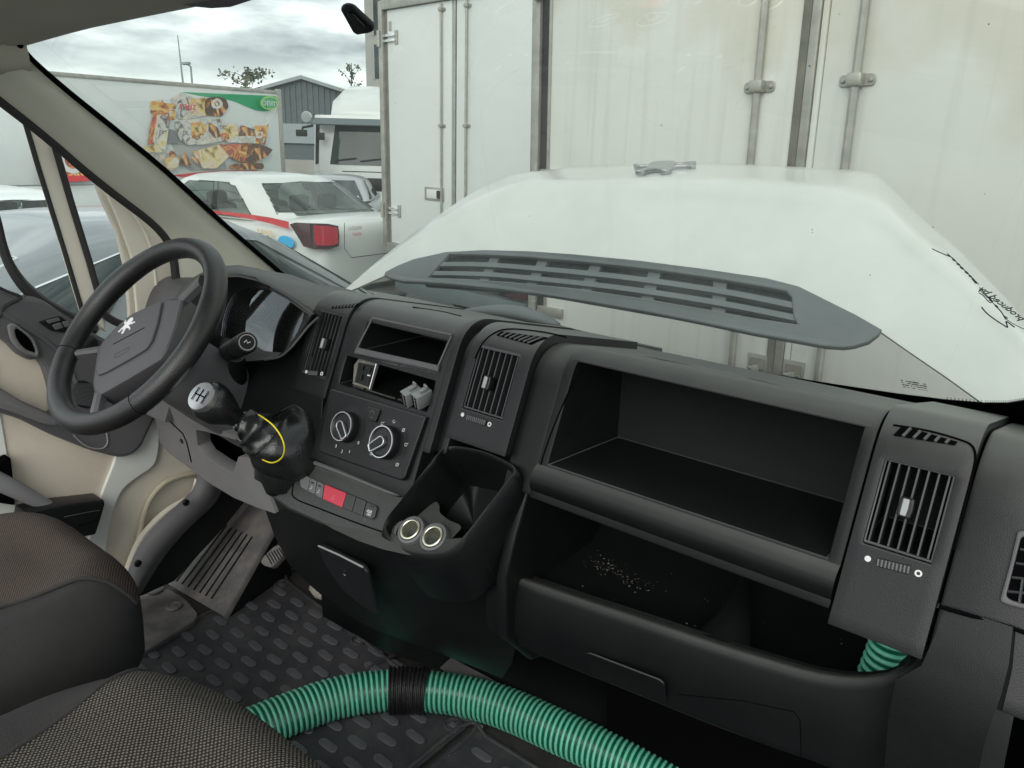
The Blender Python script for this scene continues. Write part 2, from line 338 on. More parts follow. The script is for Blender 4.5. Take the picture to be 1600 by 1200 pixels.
def fabric(name, dark, light, scale, thr, rot=0.0, sub=None):
    mm = bpy.data.materials.new(name); mm.use_nodes = True; t = mm.node_tree; b = t.nodes['Principled BSDF']; l = t.links.new
    b.inputs['Roughness'].default_value = .9; b.inputs['Specular IOR Level'].default_value = .15
    tcn = nd(t, 'ShaderNodeTexCoord'); mpn = nd(t, 'ShaderNodeMapping'); mpn.inputs['Rotation'].default_value = (0,0,rot); mpn.inputs['Scale'].default_value = (1,1,.02)
    vo = nd(t, 'ShaderNodeTexVoronoi'); vo.inputs['Scale'].default_value = scale; vo.inputs['Randomness'].default_value = .12
    l(tcn.outputs['Object'], mpn.inputs[0]); l(mpn.outputs[0], vo.inputs['Vector'])
    r = nd(t, 'ShaderNodeMapRange'); r.inputs[1].default_value = thr; r.inputs[2].default_value = thr+.16; r.inputs[3].default_value = 1; r.inputs[4].default_value = 0; l(vo.outputs['Distance'], r.inputs[0])
    n1 = nd(t, 'ShaderNodeTexNoise'); n1.inputs['Scale'].default_value = 5; n1.inputs['Detail'].default_value = 5; l(tcn.outputs['Object'], n1.inputs['Vector'])
    mv = nd(t, 'ShaderNodeMapRange'); mv.inputs[1].default_value = .3; mv.inputs[2].default_value = .7; mv.inputs[3].default_value = .65; mv.inputs[4].default_value = 1.15; l(n1.outputs[0], mv.inputs[0])
    mu = nd(t, 'ShaderNodeMath', operation='MULTIPLY'); l(r.outputs[0], mu.inputs[0]); l(mv.outputs[0], mu.inputs[1])
    a = nd(t, 'ShaderNodeMix', data_type='RGBA'); a.inputs[6].default_value = (*dark, 1); a.inputs[7].default_value = (*light, 1); l(mu.outputs[0], a.inputs[0]); l(a.outputs[2], b.inputs['Base Color'])
    bu = nd(t, 'ShaderNodeBump'); bu.inputs['Strength'].default_value = .5; bu.inputs['Distance'].default_value = .0015; l(r.outputs[0], bu.inputs['Height']); l(bu.outputs[0], b.inputs['Normal'])
    return mm
M['fab1'] = fabric('dotted_seat_fabric', (.018,.0162,.015), (.145,.132,.108), 228, .235, .62)
M['fab2'] = fabric('brown_dotted_seat_fabric', (.034,.026,.023), (.135,.108,.092), 300, .25, .5)
M['bolster'] = mat('charcoal_seat_cloth', (.032,.031,.030), .85, spec=.2, bump=.4, bscale=500, var=.18, vscale=6)
def truckpaint():
    mm = mat('stained_white_truck_panel', (.71,.715,.67), .42, var=.03, vscale=1.5); t = mm.node_tree; b = t.nodes['Principled BSDF']; l = t.links.new
    src = b.inputs['Base Color'].links[0].from_socket
    g = nd(t, 'ShaderNodeNewGeometry'); s = nd(t, 'ShaderNodeSeparateXYZ'); l(g.outputs['Position'], s.inputs[0])
    n1 = nd(t, 'ShaderNodeTexNoise'); n1.inputs['Scale'].default_value = 2.1; n1.inputs['Detail'].default_value = 4; n1.inputs['Roughness'].default_value = .45; l(g.outputs['Position'], n1.inputs['Vector'])
    mu = nd(t, 'ShaderNodeMath', operation='MULTIPLY_ADD'); mu.inputs[1].default_value = 1.5; l(n1.outputs[0], mu.inputs[0]); l(s.outputs[2], mu.inputs[2])
    mxx = nd(t, 'ShaderNodeMath', operation='MULTIPLY_ADD'); mxx.inputs[1].default_value = .24; l(s.outputs[0], mxx.inputs[0]); l(mu.outputs[0], mxx.inputs[2])
    r = nd(t, 'ShaderNodeMapRange'); r.inputs[1].default_value = 2.90; r.inputs[2].default_value = 3.06; r.inputs[4].default_value = .6; l(mxx.outputs[0], r.inputs[0])
    a = nd(t, 'ShaderNodeMix', data_type='RGBA'); l(r.outputs[0], a.inputs[0]); l(src, a.inputs[6]); a.inputs[7].default_value = (.60,.565,.45,1); l(a.outputs[2], b.inputs['Base Color'])
    # vertical rain streaks and slightly wavy sheet
    mpn = nd(t, 'ShaderNodeMapping'); mpn.inputs['Scale'].default_value = (26, 26, .8); ns = nd(t, 'ShaderNodeTexNoise'); ns.inputs['Scale'].default_value = 1; ns.inputs['Detail'].default_value = 5
    l(g.outputs['Position'], mpn.inputs[0]); l(mpn.outputs[0], ns.inputs['Vector']); rs = nd(t, 'ShaderNodeMapRange'); rs.inputs[1].default_value = .52; rs.inputs[2].default_value = .8; rs.inputs[4].default_value = .45; l(ns.outputs[0], rs.inputs[0])
    a3 = nd(t, 'ShaderNodeMix', data_type='RGBA'); l(rs.outputs[0], a3.inputs[0]); l(a.outputs[2], a3.inputs[6]); a3.inputs[7].default_value = (.50,.49,.42,1); l(a3.outputs[2], b.inputs['Base Color'])
    nb = nd(t, 'ShaderNodeTexNoise'); nb.inputs['Scale'].default_value = 3.5; nb.inputs['Detail'].default_value = 2; l(g.outputs['Position'], nb.inputs['Vector']); bu = nd(t, 'ShaderNodeBump'); bu.inputs['Strength'].default_value = .25; bu.inputs['Distance'].default_value = .02; l(nb.outputs[0], bu.inputs['Height']); l(bu.outputs[0], b.inputs['Normal'])
    return mm
M['truck'] = truckpaint()
M['truck2'] = mat('white_truck_panel', (.68,.71,.69), .45, var=.04, vscale=1.2, dust=.12, dustcol=(.5,.48,.4))

def busy(name, cols, scale, seed):
    mm = bpy.data.materials.new(name); mm.use_nodes = True; t = mm.node_tree; b = t.nodes['Principled BSDF']; l = t.links.new; b.inputs['Roughness'].default_value = .5
    tcn = nd(t, 'ShaderNodeTexCoord'); mpn = nd(t, 'ShaderNodeMapping'); mpn.inputs['Location'].default_value = (seed*3.1, seed*1.7, seed*.9); n1 = nd(t, 'ShaderNodeTexNoise'); n1.inputs['Scale'].default_value = scale; n1.inputs['Detail'].default_value = 3; n1.inputs['Distortion'].default_value = 1.6
    l(tcn.outputs['Object'], mpn.inputs[0]); l(mpn.outputs[0], n1.inputs['Vector']); c = nd(t, 'ShaderNodeValToRGB'); l(n1.outputs[0], c.inputs[0]); l(c.outputs[0], b.inputs['Base Color'])
    e = c.color_ramp.elements; n = len(cols)
    while len(e) < n: e.new(.5)
    for i, q in enumerate(cols): e[i].position = .33+.34*i/(n-1); e[i].color = (*q, 1)
    return mm
B_ = {'o': (.70,.30,.08), 'b': (.15,.07,.04), 'c': (.68,.60,.45), 'w': (.66,.66,.62), 'r': (.50,.08,.06), 'y': (.72,.55,.20), 'g': (.40,.52,.16), 'k': (.09,.06,.05), 's': (.42,.42,.40)}
PR = [busy('wrapper_print_%d' % i, [B_[q] for q in k], 3.2, i) for i, k in enumerate(('oyobc','wcsws','bkboc','yocyb','wsbws','obrob','cywoy','gywcg','rboyb'))]
M['tab'] = mat('pale_tab_plastic', (.30,.31,.31), .4)
M['cabglass'] = glass('car_side_glass', (.62,.70,.67), .9, .05)
M['seatdark'] = mat('car_seat_cloth', (.05,.055,.055), .9)
# ------------------------------------------------------------------ ground
g = mesh('ground', [(-150,-80,0),(150,-80,0),(150,220,0),(-150,220,0)], [(0,1,2,3)], M['asphalt'], smooth=0); tag(g, kind='structure')
def rbox(bm, x0,x1,y0,y1,z0,z1): return box(bm, ((x0+x1)/2,(y0+y1)/2,(z0+z1)/2), x1-x0, y1-y0, z1-z0)
def rb(name, x0,x1,y0,y1,z0,z1, mt, parent, bevel=.004, **k):
    bm = bmesh.new(); rbox(bm,x0,x1,y0,y1,z0,z1); return fin(name, bm, mt, parent, bevel=bevel, **k)
def wheel(parent, c, ax, r=.31, w=.2):
    u = V(ax).normalized(); fr = (V(c)-u*w/2, V((0,0,1)), u.cross(V((0,0,1))), u)
    t = lathe('tyre', [(r*.62,0),(r*.95,0),(r,.03),(r,w-.03),(r*.95,w),(r*.62,w)], fr, M['tyre'], parent, 24, cap=False, smooth=50)
    lathe('rim', [(.02,w*.75),(r*.3,w*.8),(r*.6,w*.62),(r*.64,w*.9),(r*.64,w*.3)], fr, M['csilver'], t, 20, smooth=50)
    return t
# ------------------------------------------------------------------ box trucks parked ahead (own frames: x across, y away, z up, rear face at y=0)
def lock_rod(t, x, z0, z1, zb, small=False):
    k = .75 if small else 1
    rod = tube('lock_rod', [(x,-.03,z0),(x,-.03,z1)], .0145*k, M['alu'], t, 10)
    for z in zb:
        bm = bmesh.new()
        fr = (V((x,-.012,z)), V((1,0,0)), V((0,0,1)), V((0,-1,0)))
        o = round2([(-.058*k,-.018*k),(.058*k,-.018*k),(.058*k,.02*k),(-.058*k,.02*k)], .016)
        br = plate('rod_bracket', fr, o, [], .006, M['alu'], rod, .002)
        bm = bmesh.new(); box(bm, (x,-.03,z+.002), .05*k, .046, .042*k); fin('bracket_saddle', bm, M['alu'], rod, bevel=.008)
        for s in (-1,1): lathe('bracket_bolt', [(.007*k,0),(.007*k,.006),(.004*k,.009)], (V((x+s*.044*k,-.018,z)), V((1,0,0)), V((0,0,1)), V((0,-1,0))), M['alu'], rod, 8)
t = thing('box_truck', 'white box truck with beige stained rear doors close behind the raised bonnet', 'truck', (.003,1.905,0), math.radians(-5))
t.rotation_euler = (0, math.radians(-1.4), math.radians(-5))
rb('cargo_box', -1.22,1.22,.02,6.2,.92,3.35, M['truck2'], t)
for x0,x1 in ((-1.165,-.047),(.042,1.165)):
    d = rb('rear_door', x0,x1,-.012,.035,.94,3.28, M['truck'], t, bevel=.006)
rb('door_seal', -.047,-.003-.012,-.020,.03,.93,3.28, M['sealg'], t, bevel=.006)
rb('door_edge_strip', -.013,.018,-.026,.03,.93,3.28, M['alu'], t, bevel=.004); rb('door_edge_strip', .020,.040,-.018,.03,.93,3.28, M['truck'], t, bevel=.004)
rb('rear_frame_post', -1.255,-1.208,-.03,.10,.85,3.38, M['alu'], t, bevel=.005); rb('door_seal', -1.207,-1.168,-.016,.03,.93,3.28, M['seal'], t, bevel=.006)
rb('door_edge_strip', -1.166,-1.150,-.017,-.0125,.93,3.28, M['alu'], t, bevel=.001); rb('rear_frame_post', 1.208,1.255,-.03,.10,.85,3.38, M['alu'], t, bevel=.005); rb('door_seal', 1.168,1.207,-.016,.03,.93,3.28, M['seal'], t, bevel=.006)
rb('rear_frame_header', -1.207,1.207,-.03,.10,3.29,3.38, M['alu'], t); rb('rear_frame_sill', -1.207,1.207,-.04,.12,.80,.928, M['alu'], t)
lock_rod(t, -.178, .9, 3.3, (2.06,1.30-.55+.2)); lock_rod(t, .158, .9, 3.3, (2.062,.95))
for x in (-.078,.062):     # recessed paddle locks
    L_ = rb('paddle_lock', x-.040,x+.040,-.020,-.011,.95,1.115, M['alu'], t, bevel=.004)
    rb('lock_pan', x-.031,x+.031,-.0235,-.019,.97,1.10, M['sealg'], L_, bevel=.003); rb('lock_handle', x-.012,x+.012,-.042,-.022,.96,1.075, M['alu'], L_, bevel=.005)
    rb('lock_lug', x-.030,x+.030,-.034,-.021,1.05,1.066, M['silver'], L_, bevel=.003)
for z in (1.13,1.75,2.5,3.1):
    h = rb('door_hinge', -1.20,-1.045,-.026,-.012,z-.022,z+.022, M['alu'], t, bevel=.004); tube('hinge_pin', [(-1.215,-.035,z-.04),(-1.215,-.035,z+.04)], .016, M['alu'], h, 10)
rb('chassis_rail', -.5,-.4,.2,6,.62,.80, M['seal'], t); rb('chassis_rail', .4,.5,.2,6,.62,.80, M['seal'], t)
rb('bumper_bar', -1.1,1.1,.05,.15,.45,.58, M['alu'], t)
for s in (-1,1): wheel(t, (s*.95,1.6,.48), (s,0,0), .48, .3)

PB = V((.897,-.849,0)) + (V((-6.148,5.496,0))-V((.897,-.849,0)))*.82
t = thing('box_truck', 'clean white refrigerated box truck further off, left of the stained truck', 'truck', PB, math.radians(-5))
W2 = 1.99
rb('cargo_box', .01,W2-.01,.02,5.2,.90,3.05, M['truck2'], t)
for x0,x1 in ((.075,W2/2-.03),(W2/2+.03,W2-.06)): rb('rear_door', x0,x1,-.012,.035,.90,2.995, M['truck2'], t, bevel=.006)
rb('door_seal', W2/2-.016,W2/2+.016,-.014,.03,.90,2.995, M['alu'], t)
rb('rear_frame_post', -.03,.03,-.04,.10,.86,3.08, M['alu'], t, bevel=.006); rb('door_seal', .031,.073,-.008,.03,.9,2.995, M['sealg'], t)
rb('rear_frame_post', W2-.03,W2+.03,-.04,.10,.86,3.08, M['alu'], t, bevel=.006); rb('rear_frame_header', .031,W2-.031,-.04,.10,3.0,3.08, M['alu'], t)
rb('rear_frame_sill', .031,W2-.031,-.04,.10,.80,.898, M['alu'], t)
for x in (.845,1.165): lock_rod(t, x, .92, 2.98, (1.997,2.93), True)
for z in (2.76,1.21):
    h = rb('door_hinge', .02,.20,-.03,-.013,z+.010,z+.034, M['chrome'], t); rb('hinge_leaf', .02,.20,-.03,-.013,z-.034,z-.010, M['chrome'], h); rb('hinge_leaf', .19,.235,-.022,-.013,z-.06,z+.06, M['alu'], h); tube('hinge_pin', [(-.01,-.05,z-.07),(-.01,-.05,z+.07)], .018, M['alu'], h, 10)
h = rb('door_handle', .60,.87,-.022,-.011,1.345,1.465, M['alu'], t, bevel=.012); rb('handle_recess', .635,.84,-.026,-.021,1.365,1.445, M['truck2'], h, bevel=.008); rb('handle_bar', .80,.84,-.05,-.02,1.37,1.44, M['seal'], h)
rb('maker_plate', .10,.14,-.016,-.011,2.82,2.9, M['alu'], t, bevel=.002)
rb('underrun_bar', .1,W2-.1,.0,.1,.42,.56, M['steel'], t); rb('chassis_rail', .5,.6,.1,5,.6,.79, M['seal'], t); rb('chassis_rail', 1.4,1.5,.1,5,.6,.79, M['seal'], t)
for x in (.1,W2-.35):
    lm = rb('rear_lamp', x,x+.25,.02,.08,.58,.68, M['lensd'], t, bevel=.01)
for s,x in ((-1,.25),(1,W2-.25)): wheel(t, (x,1.1,.44), (s,0,0), .44, .26)

# ------------------------------------------------------------------ cars
def car(name, label, loc, rotz, paint, Lr, Lf, w, prof, gh, wins, group='cars parked in the yard', lamp=True, rear=None, cabin=False):
    """x right, y forward, z up. prof: (y, halfwidth, z_bottom, z_top); gh: belt/roof extents"""
    t = thing(name, label, 'car', loc, rotz, group)
    rings = []
    for y, hw, zb, zt in prof:
        h = [(hw*.86,zb),(hw*.97,zb+.10),(hw,zb+(zt-zb)*.45),(hw*.985,zt-.12),(hw*.93,zt-.035),(hw*.78,zt),(hw*.4,zt+.02)]
        rings.append([V((x,y,z)) for x,z in h]+[V((-x,y,z)) for x,z in h[::-1]])
    b = loft('body', rings, paint, t, smooth=70); sm_ = b.modifiers.new('soft', 'SUBSURF'); sm_.levels = sm_.render_levels = 2
    yb0,yb1,yr0,yr1,wb,wr,zb,zr = gh
    def ring(tt, off=0, n=64):
        y0 = yb0+(yr0-yb0)*tt; y1 = yb1+(yr1-yb1)*tt; hw = wb+(wr-wb)*(tt**1.25)+off; z = zb+(zr-zb)*tt; yc, hy_ = (y0+y1)/2, (y1-y0)/2+off; r = []
        for k in range(n):
            a = 2*math.pi*k/n; ca, sa = math.cos(a), math.sin(a); e_ = 2/4.6
            r.append(V((hw*math.copysign(abs(ca)**e_,ca), yc+hy_*math.copysign(abs(sa)**e_,sa), z)))
        return r
    rs = [ring(q, 0, 128) for q in [k_*.93/12 for k_ in range(13)]]
    top = ring(1.0, 0, 128); cy = (yr0+yr1)/2
    for k_, zz in ((.97,.015),(.85,.045),(.55,.07),(.2,.08)): rs.append([V((p.x*k_, cy+(p.y-cy)*k_, zr-.02+zz)) for p in top])
    sh_ = bmesh.new(); loft_bm(sh_, rs)
    def inpoly(p, poly):
        c_ = False
        for (x0_,y0_),(x1_,y1_) in zip(poly, poly[1:]+poly[:1]):
            if (y0_ > p[1]) != (y1_ > p[1]) and p[0] < (x1_-x0_)*(p[1]-y0_)/(y1_-y0_)+x0_: c_ = not c_
        return c_
    if cabin:
        kill = []
        for f_ in sh_.faces:
            c_ = f_.calc_center_median(); tt = (c_.z-zb)/(zr-zb)
            if not 0 < tt < .95: continue
            y0 = yb0+(yr0-yb0)*tt; y1 = yb1+(yr1-yb1)*tt; hw = wb+(wr-wb)*(tt**1.25); s_ = (c_.y-y0)/(y1-y0); u_ = (c_.x/hw+1)/2
            for side, (bt_, tp_), nm_ in wins:
                pg = list(bt_)+list(tp_)[::-1]
                if side in 'LR' and abs(abs(c_.x)/hw) > .8 and (c_.x < 0) == (side == 'L') and .03 < s_ < .97 and inpoly((s_, tt), pg): kill.append(f_); break
                if side in 'BF' and (s_ < .12 if side == 'B' else s_ > .88) and inpoly((u_, tt), pg): kill.append(f_); break
        bmesh.ops.delete(sh_, geom=kill, context='FACES')
    fin('roof_shell', sh_, paint, t, smooth=50)
    if cabin:
        for y_, w_ in ((.25,1),(-.75,0)):
            for sx_ in ((-.36,.36) if w_ else (-.4,0,.4)):
                rb('car_seat', sx_-.23,sx_+.23,y_-.12,y_+.05,.55,1.10+.04*w_, M['seatdark'], t, bevel=.05); rb('headrest', sx_-.12,sx_+.12,y_-.10,y_-.01,1.10,1.27, M['seatdark'], t, bevel=.04)
        rb('parcel_shelf', -.62,.62,-1.45,-.8,.93,.97, M['seatdark'], t, bevel=.02); tube('steering_ring', [V((-.36+.17*math.cos(q_),.78+.07*math.sin(q_),1.02+.17*math.sin(q_))) for q_ in [2*math.pi*k_/20 for k_ in range(20)]], .015, M['seatdark'], t, 6, closed=True)
    def gp(side, s, tt, off=.006):
        y0 = yb0+(yr0-yb0)*tt; y1 = yb1+(yr1-yb1)*tt; hw = wb+(wr-wb)*(tt**1.25); z = zb+(zr-zb)*tt
        yc, hh = (y0+y1)/2, (y1-y0)/2
        if side in ('L','R'):
            q = max(-.999,min(.999,2*s-1)); f = (1-abs(q)**4.6)**(1/4.6); sx = -1 if side == 'L' else 1
            return V((sx*(hw*f+off), yc+hh*q, z))
        q = max(-.999,min(.999,2*s-1)); f = (1-abs(q)**4.6)**(1/4.6)
        return V((hw*q, yc+(hh*f+off)*(1 if side == 'F' else -1), z))
    for side, poly, nm in wins:
        # poly: bottom edge list and top edge list in (s,t)
        bt, tp = poly; rows = []
        for j in range(7):
            r = j/6; row = []
            for i in range(9):
                q = i/8
                def ev(e): 
                    k = q*(len(e)-1); a = min(int(k), len(e)-2); f = k-a; return (e[a][0]+(e[a+1][0]-e[a][0])*f, e[a][1]+(e[a+1][1]-e[a][1])*f)
                p0, p1 = ev(bt), ev(tp); row.append(gp(side, p0[0]+(p1[0]-p0[0])*r, p0[1]+(p1[1]-p0[1])*r))
            rows.append(row)
        wd = sheet(nm, rows, M['cabglass'] if cabin else M['carglass'], t, thick=.0 if cabin else .004, smooth=60)
        edge = [gp(side, *p, off=.009) for p in bt]+[gp(side, *p, off=.009) for p in tp[::-1]]
        tube('window_trim', edge, .0045, M['seal'] if name != 'grey_car' else M['chrome'], wd, 6, closed=True)
    for y in (Lr+.75, Lf-.85):
        for s in (-1,1): wheel(t, (s*(w/2-.12), y, .30), (s,0,0))
    return t, gp
sed = lambda dz=0: [(a,b,c,d+dz) for a,b,c,d in [(-2.12,.70,.34,.80),(-2.09,.80,.26,.98),(-1.9,.85,.22,1.035),(-1.2,.86,.2,1.00),(0,.865,.2,.97),(1.0,.86,.2,.97),(1.55,.85,.2,.90),(2.0,.80,.22,.80),(2.15,.68,.3,.66)]]
swin = [('L', ([(.185,.08),(.26,.06),(.385,.06)], [(.205,.80),(.27,.90),(.385,.92)]), 'rear_side_window'), ('L', ([(.43,.06),(.84,.06)],[(.43,.91),(.74,.88)]), 'front_side_window'),
        ('R', ([(.12,.10),(.26,.06),(.42,.06)], [(.20,.80),(.28,.89),(.42,.91)]), 'rear_side_window'), ('R', ([(.45,.06),(.84,.06)],[(.45,.91),(.74,.88)]), 'front_side_window'),
        ('B', ([(.07,.20),(.5,.17),(.93,.20)],[(.12,.90),(.5,.95),(.88,.90)]), 'rear_window'), ('F', ([(.08,.08),(.92,.08)],[(.12,.92),(.88,.92)]), 'windscreen')]
# white saloon: rear towards the right, pointing away to the left (-x)
t, gp = car('saloon_car', 'white saloon with red side stripe and red tail lamp showing, beside the pale truck', (-7.18,4.36,0), math.radians(93), M['cwhite'], -2.12, 2.15, 1.73, sed(.085), (-1.62,1.35,-.80,.55,.80,.63,1.05,1.43), swin, cabin=True)
polyrib('door_gap', [(.62,.98),(.60,.55),(.45,.38),(-.50,.38),(-.66,.60),(-.70,.97)], .008, (V((-.8735,0,0)), V((0,1,0)), V((0,0,1)), V((-1,0,0))), M['seal'], t, .001); polyrib('door_gap', [(-.70,.97),(-.66,.60),(-.95,.40),(-1.12,.62),(-1.05,.98)], .008, (V((-.8735,0,0)), V((0,1,0)), V((0,0,1)), V((-1,0,0))), M['seal'], t, .001)
for y_ in (-.52,-.98): boxo('door_handle', V((-.885,y_,.88)), .025,.16,.03, M['cwhite'], t, bevel=.008)
def sidept(y, z, off=.006):      # on the car's left flank
    return V((-(.862+off), y, z))
lm = loft('tail_lamp', [[V((x-.03 if x<-.8 else x, y, z)) for (x,y,z) in r] for r in (
    [(-.868,-1.76,1.075),(-.868,-1.79,1.05),(-.868,-1.87,.97)], [(-.873,-1.86,1.10),(-.875,-1.88,.98),(-.872,-1.95,.885)], [(-.850,-2.03,1.105),(-.853,-2.04,.98),(-.845,-2.065,.865)],
    [(-.75,-2.13,1.10),(-.75,-2.14,.98),(-.745,-2.15,.865)], [(-.64,-2.155,1.075),(-.635,-2.16,.98),(-.65,-2.163,.885)])], M['lensd'], t, closed=False, cap=False)
sheet('lamp_lens', [[V((x*1.004,y-.006,z)) for x,y,z in r] for r in ([(-.876,-1.88,1.085),(-.875,-1.96,.91)], [(-.855,-2.035,1.085),(-.85,-2.06,.90)], [(-.75,-2.136,1.08),(-.75,-2.152,.90)], [(-.66,-2.157,1.06),(-.665,-2.165,.91)])], M['lens'], lm, thick=.004)
polyrib('red_stripe', [(a,b) for a,b in ((-1.72,1.06),(-1.45,1.085),(-1.1,1.10),(-.7,1.105),(0,1.10))], [.07,.06,.045,.03,.02], (V((-.874,0,0)), V((0,1,0)), V((0,0,1)), V((-1,0,0))), M['stripe'], t, .001)
fr = (V((-.876,0,0)), V((0,-1,0)), V((0,0,1)), V((-1,0,0)))
el = lambda cx,cy,a,b,n=24: [(cx+a*math.cos(2*math.pi*k/n), cy+b*math.sin(2*math.pi*k/n)) for k in range(n)]
plate('blue_sticker', fr, el(1.66,.895,.12,.062), [], .003, M['blue'], t, .0005)
text('yellow_lettering', 'TAKSI', (V((-.876,-1.34,.95)), V((0,-1,0)), V((0,0,1)), V((-1,0,0))), .095, M['amber'], t)
text('grey_lettering', 'LOGAN', (V((-.44,-2.168,1.04)), V((1,0,0)), V((0,0,1)), V((0,-1,0))), .05, M['printg'], t); text('red_lettering', 'TAKSI', (V((-.42,-2.168,.98)), V((1,0,0)), V((0,0,1)), V((0,-1,0))), .045, M['stripe'], t)
polyrib('boot_gap', [(-.57,1.10),(-.585,.86),(-.50,.76),(.50,.76),(.585,.86),(.57,1.10)], .008, (V((0,-2.163,0)), V((1,0,0)), V((0,0,1)), V((0,-1,0))), M['seal'], t, .001)
fr = (V((0,-2.165,1.03)), V((1,0,0)), V((0,0,1)), V((0,-1,0)))
plate('boot_emblem', fr, [(-.06,.03),(-.06,.045),(.06,.045),(.06,.03),(.045,.005),(.015,-.035),(-.015,-.035),(-.045,.005)], [[(-.025,.025),(-.012,-.005),(.012,-.005),(.025,.025)]], .012, M['chrome'], t)
rb('bumper_strip', -.6,.6,-2.19,-2.13,.42,.47, M['seal'], t)
# grey hatchback close on the left, nose forward
gw = [('R', ([(.05,.12),(.28,.05),(.36,.05)], [(.14,.74),(.25,.93),(.36,.97)]), 'rear_side_window'), ('R', ([(.40,.05),(.66,.05)],[(.40,.97),(.62,.97)]), 'middle_side_window'), ('R', ([(.69,.05),(.93,.06)],[(.68,.97),(.82,.93)]), 'front_side_window'),
      ('F', ([(.08,.06),(.92,.06)],[(.12,.92),(.88,.92)]), 'windscreen'), ('B', ([(.1,.1),(.9,.1)],[(.14,.9),(.86,.9)]), 'rear_window')]
hp_ = [(-1.95,.72,.35,.9),(-1.9,.84,.26,1.05),(-1.4,.88,.22,1.05),(0,.89,.2,.99),(1.0,.88,.2,.97),(1.5,.86,.2,.93),(2.0,.80,.22,.82),(2.2,.66,.3,.68)]
t, gp = car('grey_car', 'dark grey hatchback parked close alongside, chrome trim over its windows', (-2.66,.75,0), math.radians(1), M['cgrey'], -1.95, 2.2, 1.78, hp_, (-1.80,1.22,-.50,.36,.85,.68,.98,1.46), gw)
plate('blue_sticker', (V((.845,-.92,1.15)), V((0,1,0)), V((-.35,0,1)).normalized(), V((1,0,.35)).normalized()), el(0,0,.10,.055), [], .006, M['blue'], t, .0005)
t, gp = car('white_car', 'white car with its flank to the van, behind the grey hatchback', (-8.35,1.75,0), math.radians(91), M['cwhite'], -2.12, 2.15, 1.73, sed(), (-1.7,1.35,-1.35,.5,.80,.62,.90,1.28), swin, cabin=True)
t, gp = car('silver_car', 'silver car with a dark windscreen, half hidden behind the white saloon', (-11.6,9.0,0), math.radians(-135), M['csilver'], -2.12, 2.15, 1.73, [(a,b,c,d*.82) for a,b,c,d in sed()], (-1.62,1.35,-.80,.55,.80,.60,.80,1.18), swin)

# ------------------------------------------------------------------ snack trailer: its printed side lies in the plane x=-13.5
XT = -13.5
t = thing('box_trailer', 'white box trailer printed with a heap of snack packets and a green swoosh', 'trailer', (XT-1.2, 3.5, 0))
bm = bmesh.new(); rbox(bm, XT-2.4, XT, -3.2, 9.19, 1.02, 2.82); fin('cargo_box', bm, M['truck2'], t, bevel=.02)
rb('corner_post', XT-.06,XT+.012,9.14,9.24,1.0,2.86, M['alu'], t); rb('roof_rail', XT-.05,XT+.012,-3.2,9.135,2.76,2.83, M['alu'], t); rb('side_skirt', XT-.06,XT-.01,-3,9.0,.5,1.0, M['truck2'], t)
for y in (-1.5,-.3,7.4): wheel(t, (XT-.2,y,.48), (1,0,0), .48, .3)
frT = (V((XT,0,0)), V((0,1,0)), V((0,0,1)), V((1,0,0)))
lay = [.0]
def printed(name, pts, mt, r=.02):
    lay[0] += .0022
    f = (V((XT+lay[0],0,0)),)+frT[1:]
    return plate(name, f, round2([to2(frT, hx(a,b,XT)) for a,b in pts], r, 3), [], .002, mt, t, .0003)
printed('green_swoosh', [(281,143.5),(432,150),(433,160),(428,170),(416,174.5),(400,173),(385,167),(365,158),(345,153.5),(318,151)], M['green'], .1)
printed('red_band', [(268,274),(300,270),(345,266.5),(400,266),(446,272.5),(445,274.5),(400,273.5),(345,274),(300,279)], M['stripe'])
for k in range(1): pass
zz = lambda ox,oy,l: [(200+a*.1625, 120+b*.1625) for a,b in l]
Z = lambda *l: [(200+a*.1625, 120+b*.1624) for a,b in l]
printed('shadow_print', Z((380,500),(470,520),(660,660),(900,640),(950,900),(600,905),(480,830),(420,640)), mat('grey_shadow_print',(.36,.37,.36),.5))
W_ = lambda k, pts, r=.02: printed('wrapper_print', Z(*pts), PR[k], r)
W_(1, ((150,730),(330,720),(480,770),(470,880),(380,905),(260,830)))
W_(0, ((215,240),(330,215),(340,250),(470,262),(452,410),(380,425),(300,365),(215,360))); W_(7, ((250,225),(325,210),(322,242),(262,250)))
W_(8, ((205,330),(265,320),(270,365),(225,360)))
W_(1, ((400,215),(500,148),(640,205),(665,215),(745,380),(540,412),(470,400),(455,280))); W_(4, ((470,240),(560,190),(600,300),(520,400),(470,380)))
W_(6, ((600,210),(690,205),(660,350),(620,380),(590,300))); W_(3, ((650,205),(770,200),(745,372),(650,385)))
W_(2, ((745,205),(850,190),(930,210),(965,280),(900,380),(740,370),(725,280)), .05)
printed('swirl_print', Z((790,240),(850,200),(900,235),(905,290),(860,310),(800,300)), M['paper'], .08); printed('swirl_print', Z((815,245),(850,225),(880,262),(840,295)), PR[2], .06); printed('swirl_print', Z((835,250),(852,245),(858,270),(840,275)), M['paper'], .03)
W_(5, ((230,370),(300,365),(245,640),(180,655),(205,480))); W_(6, ((270,365),(310,362),(260,600),(225,640)))
W_(4, ((300,365),(370,380),(395,430),(360,600),(350,690),(260,680),(240,640))); W_(7, ((265,610),(380,510),(360,640),(345,705),(295,690)))
printed('shadow_print', Z((390,500),(440,520),(470,640),(370,640)), M['printg'])
W_(4, ((440,430),(520,410),(600,560),(640,650),(560,655),(480,600))); W_(1, ((520,412),(880,400),(950,470),(920,610),(660,660),(590,600)))
W_(0, ((590,440),(700,435),(750,480),(715,560),(660,610),(600,590))); W_(3, ((620,470),(690,460),(700,520),(640,570)))
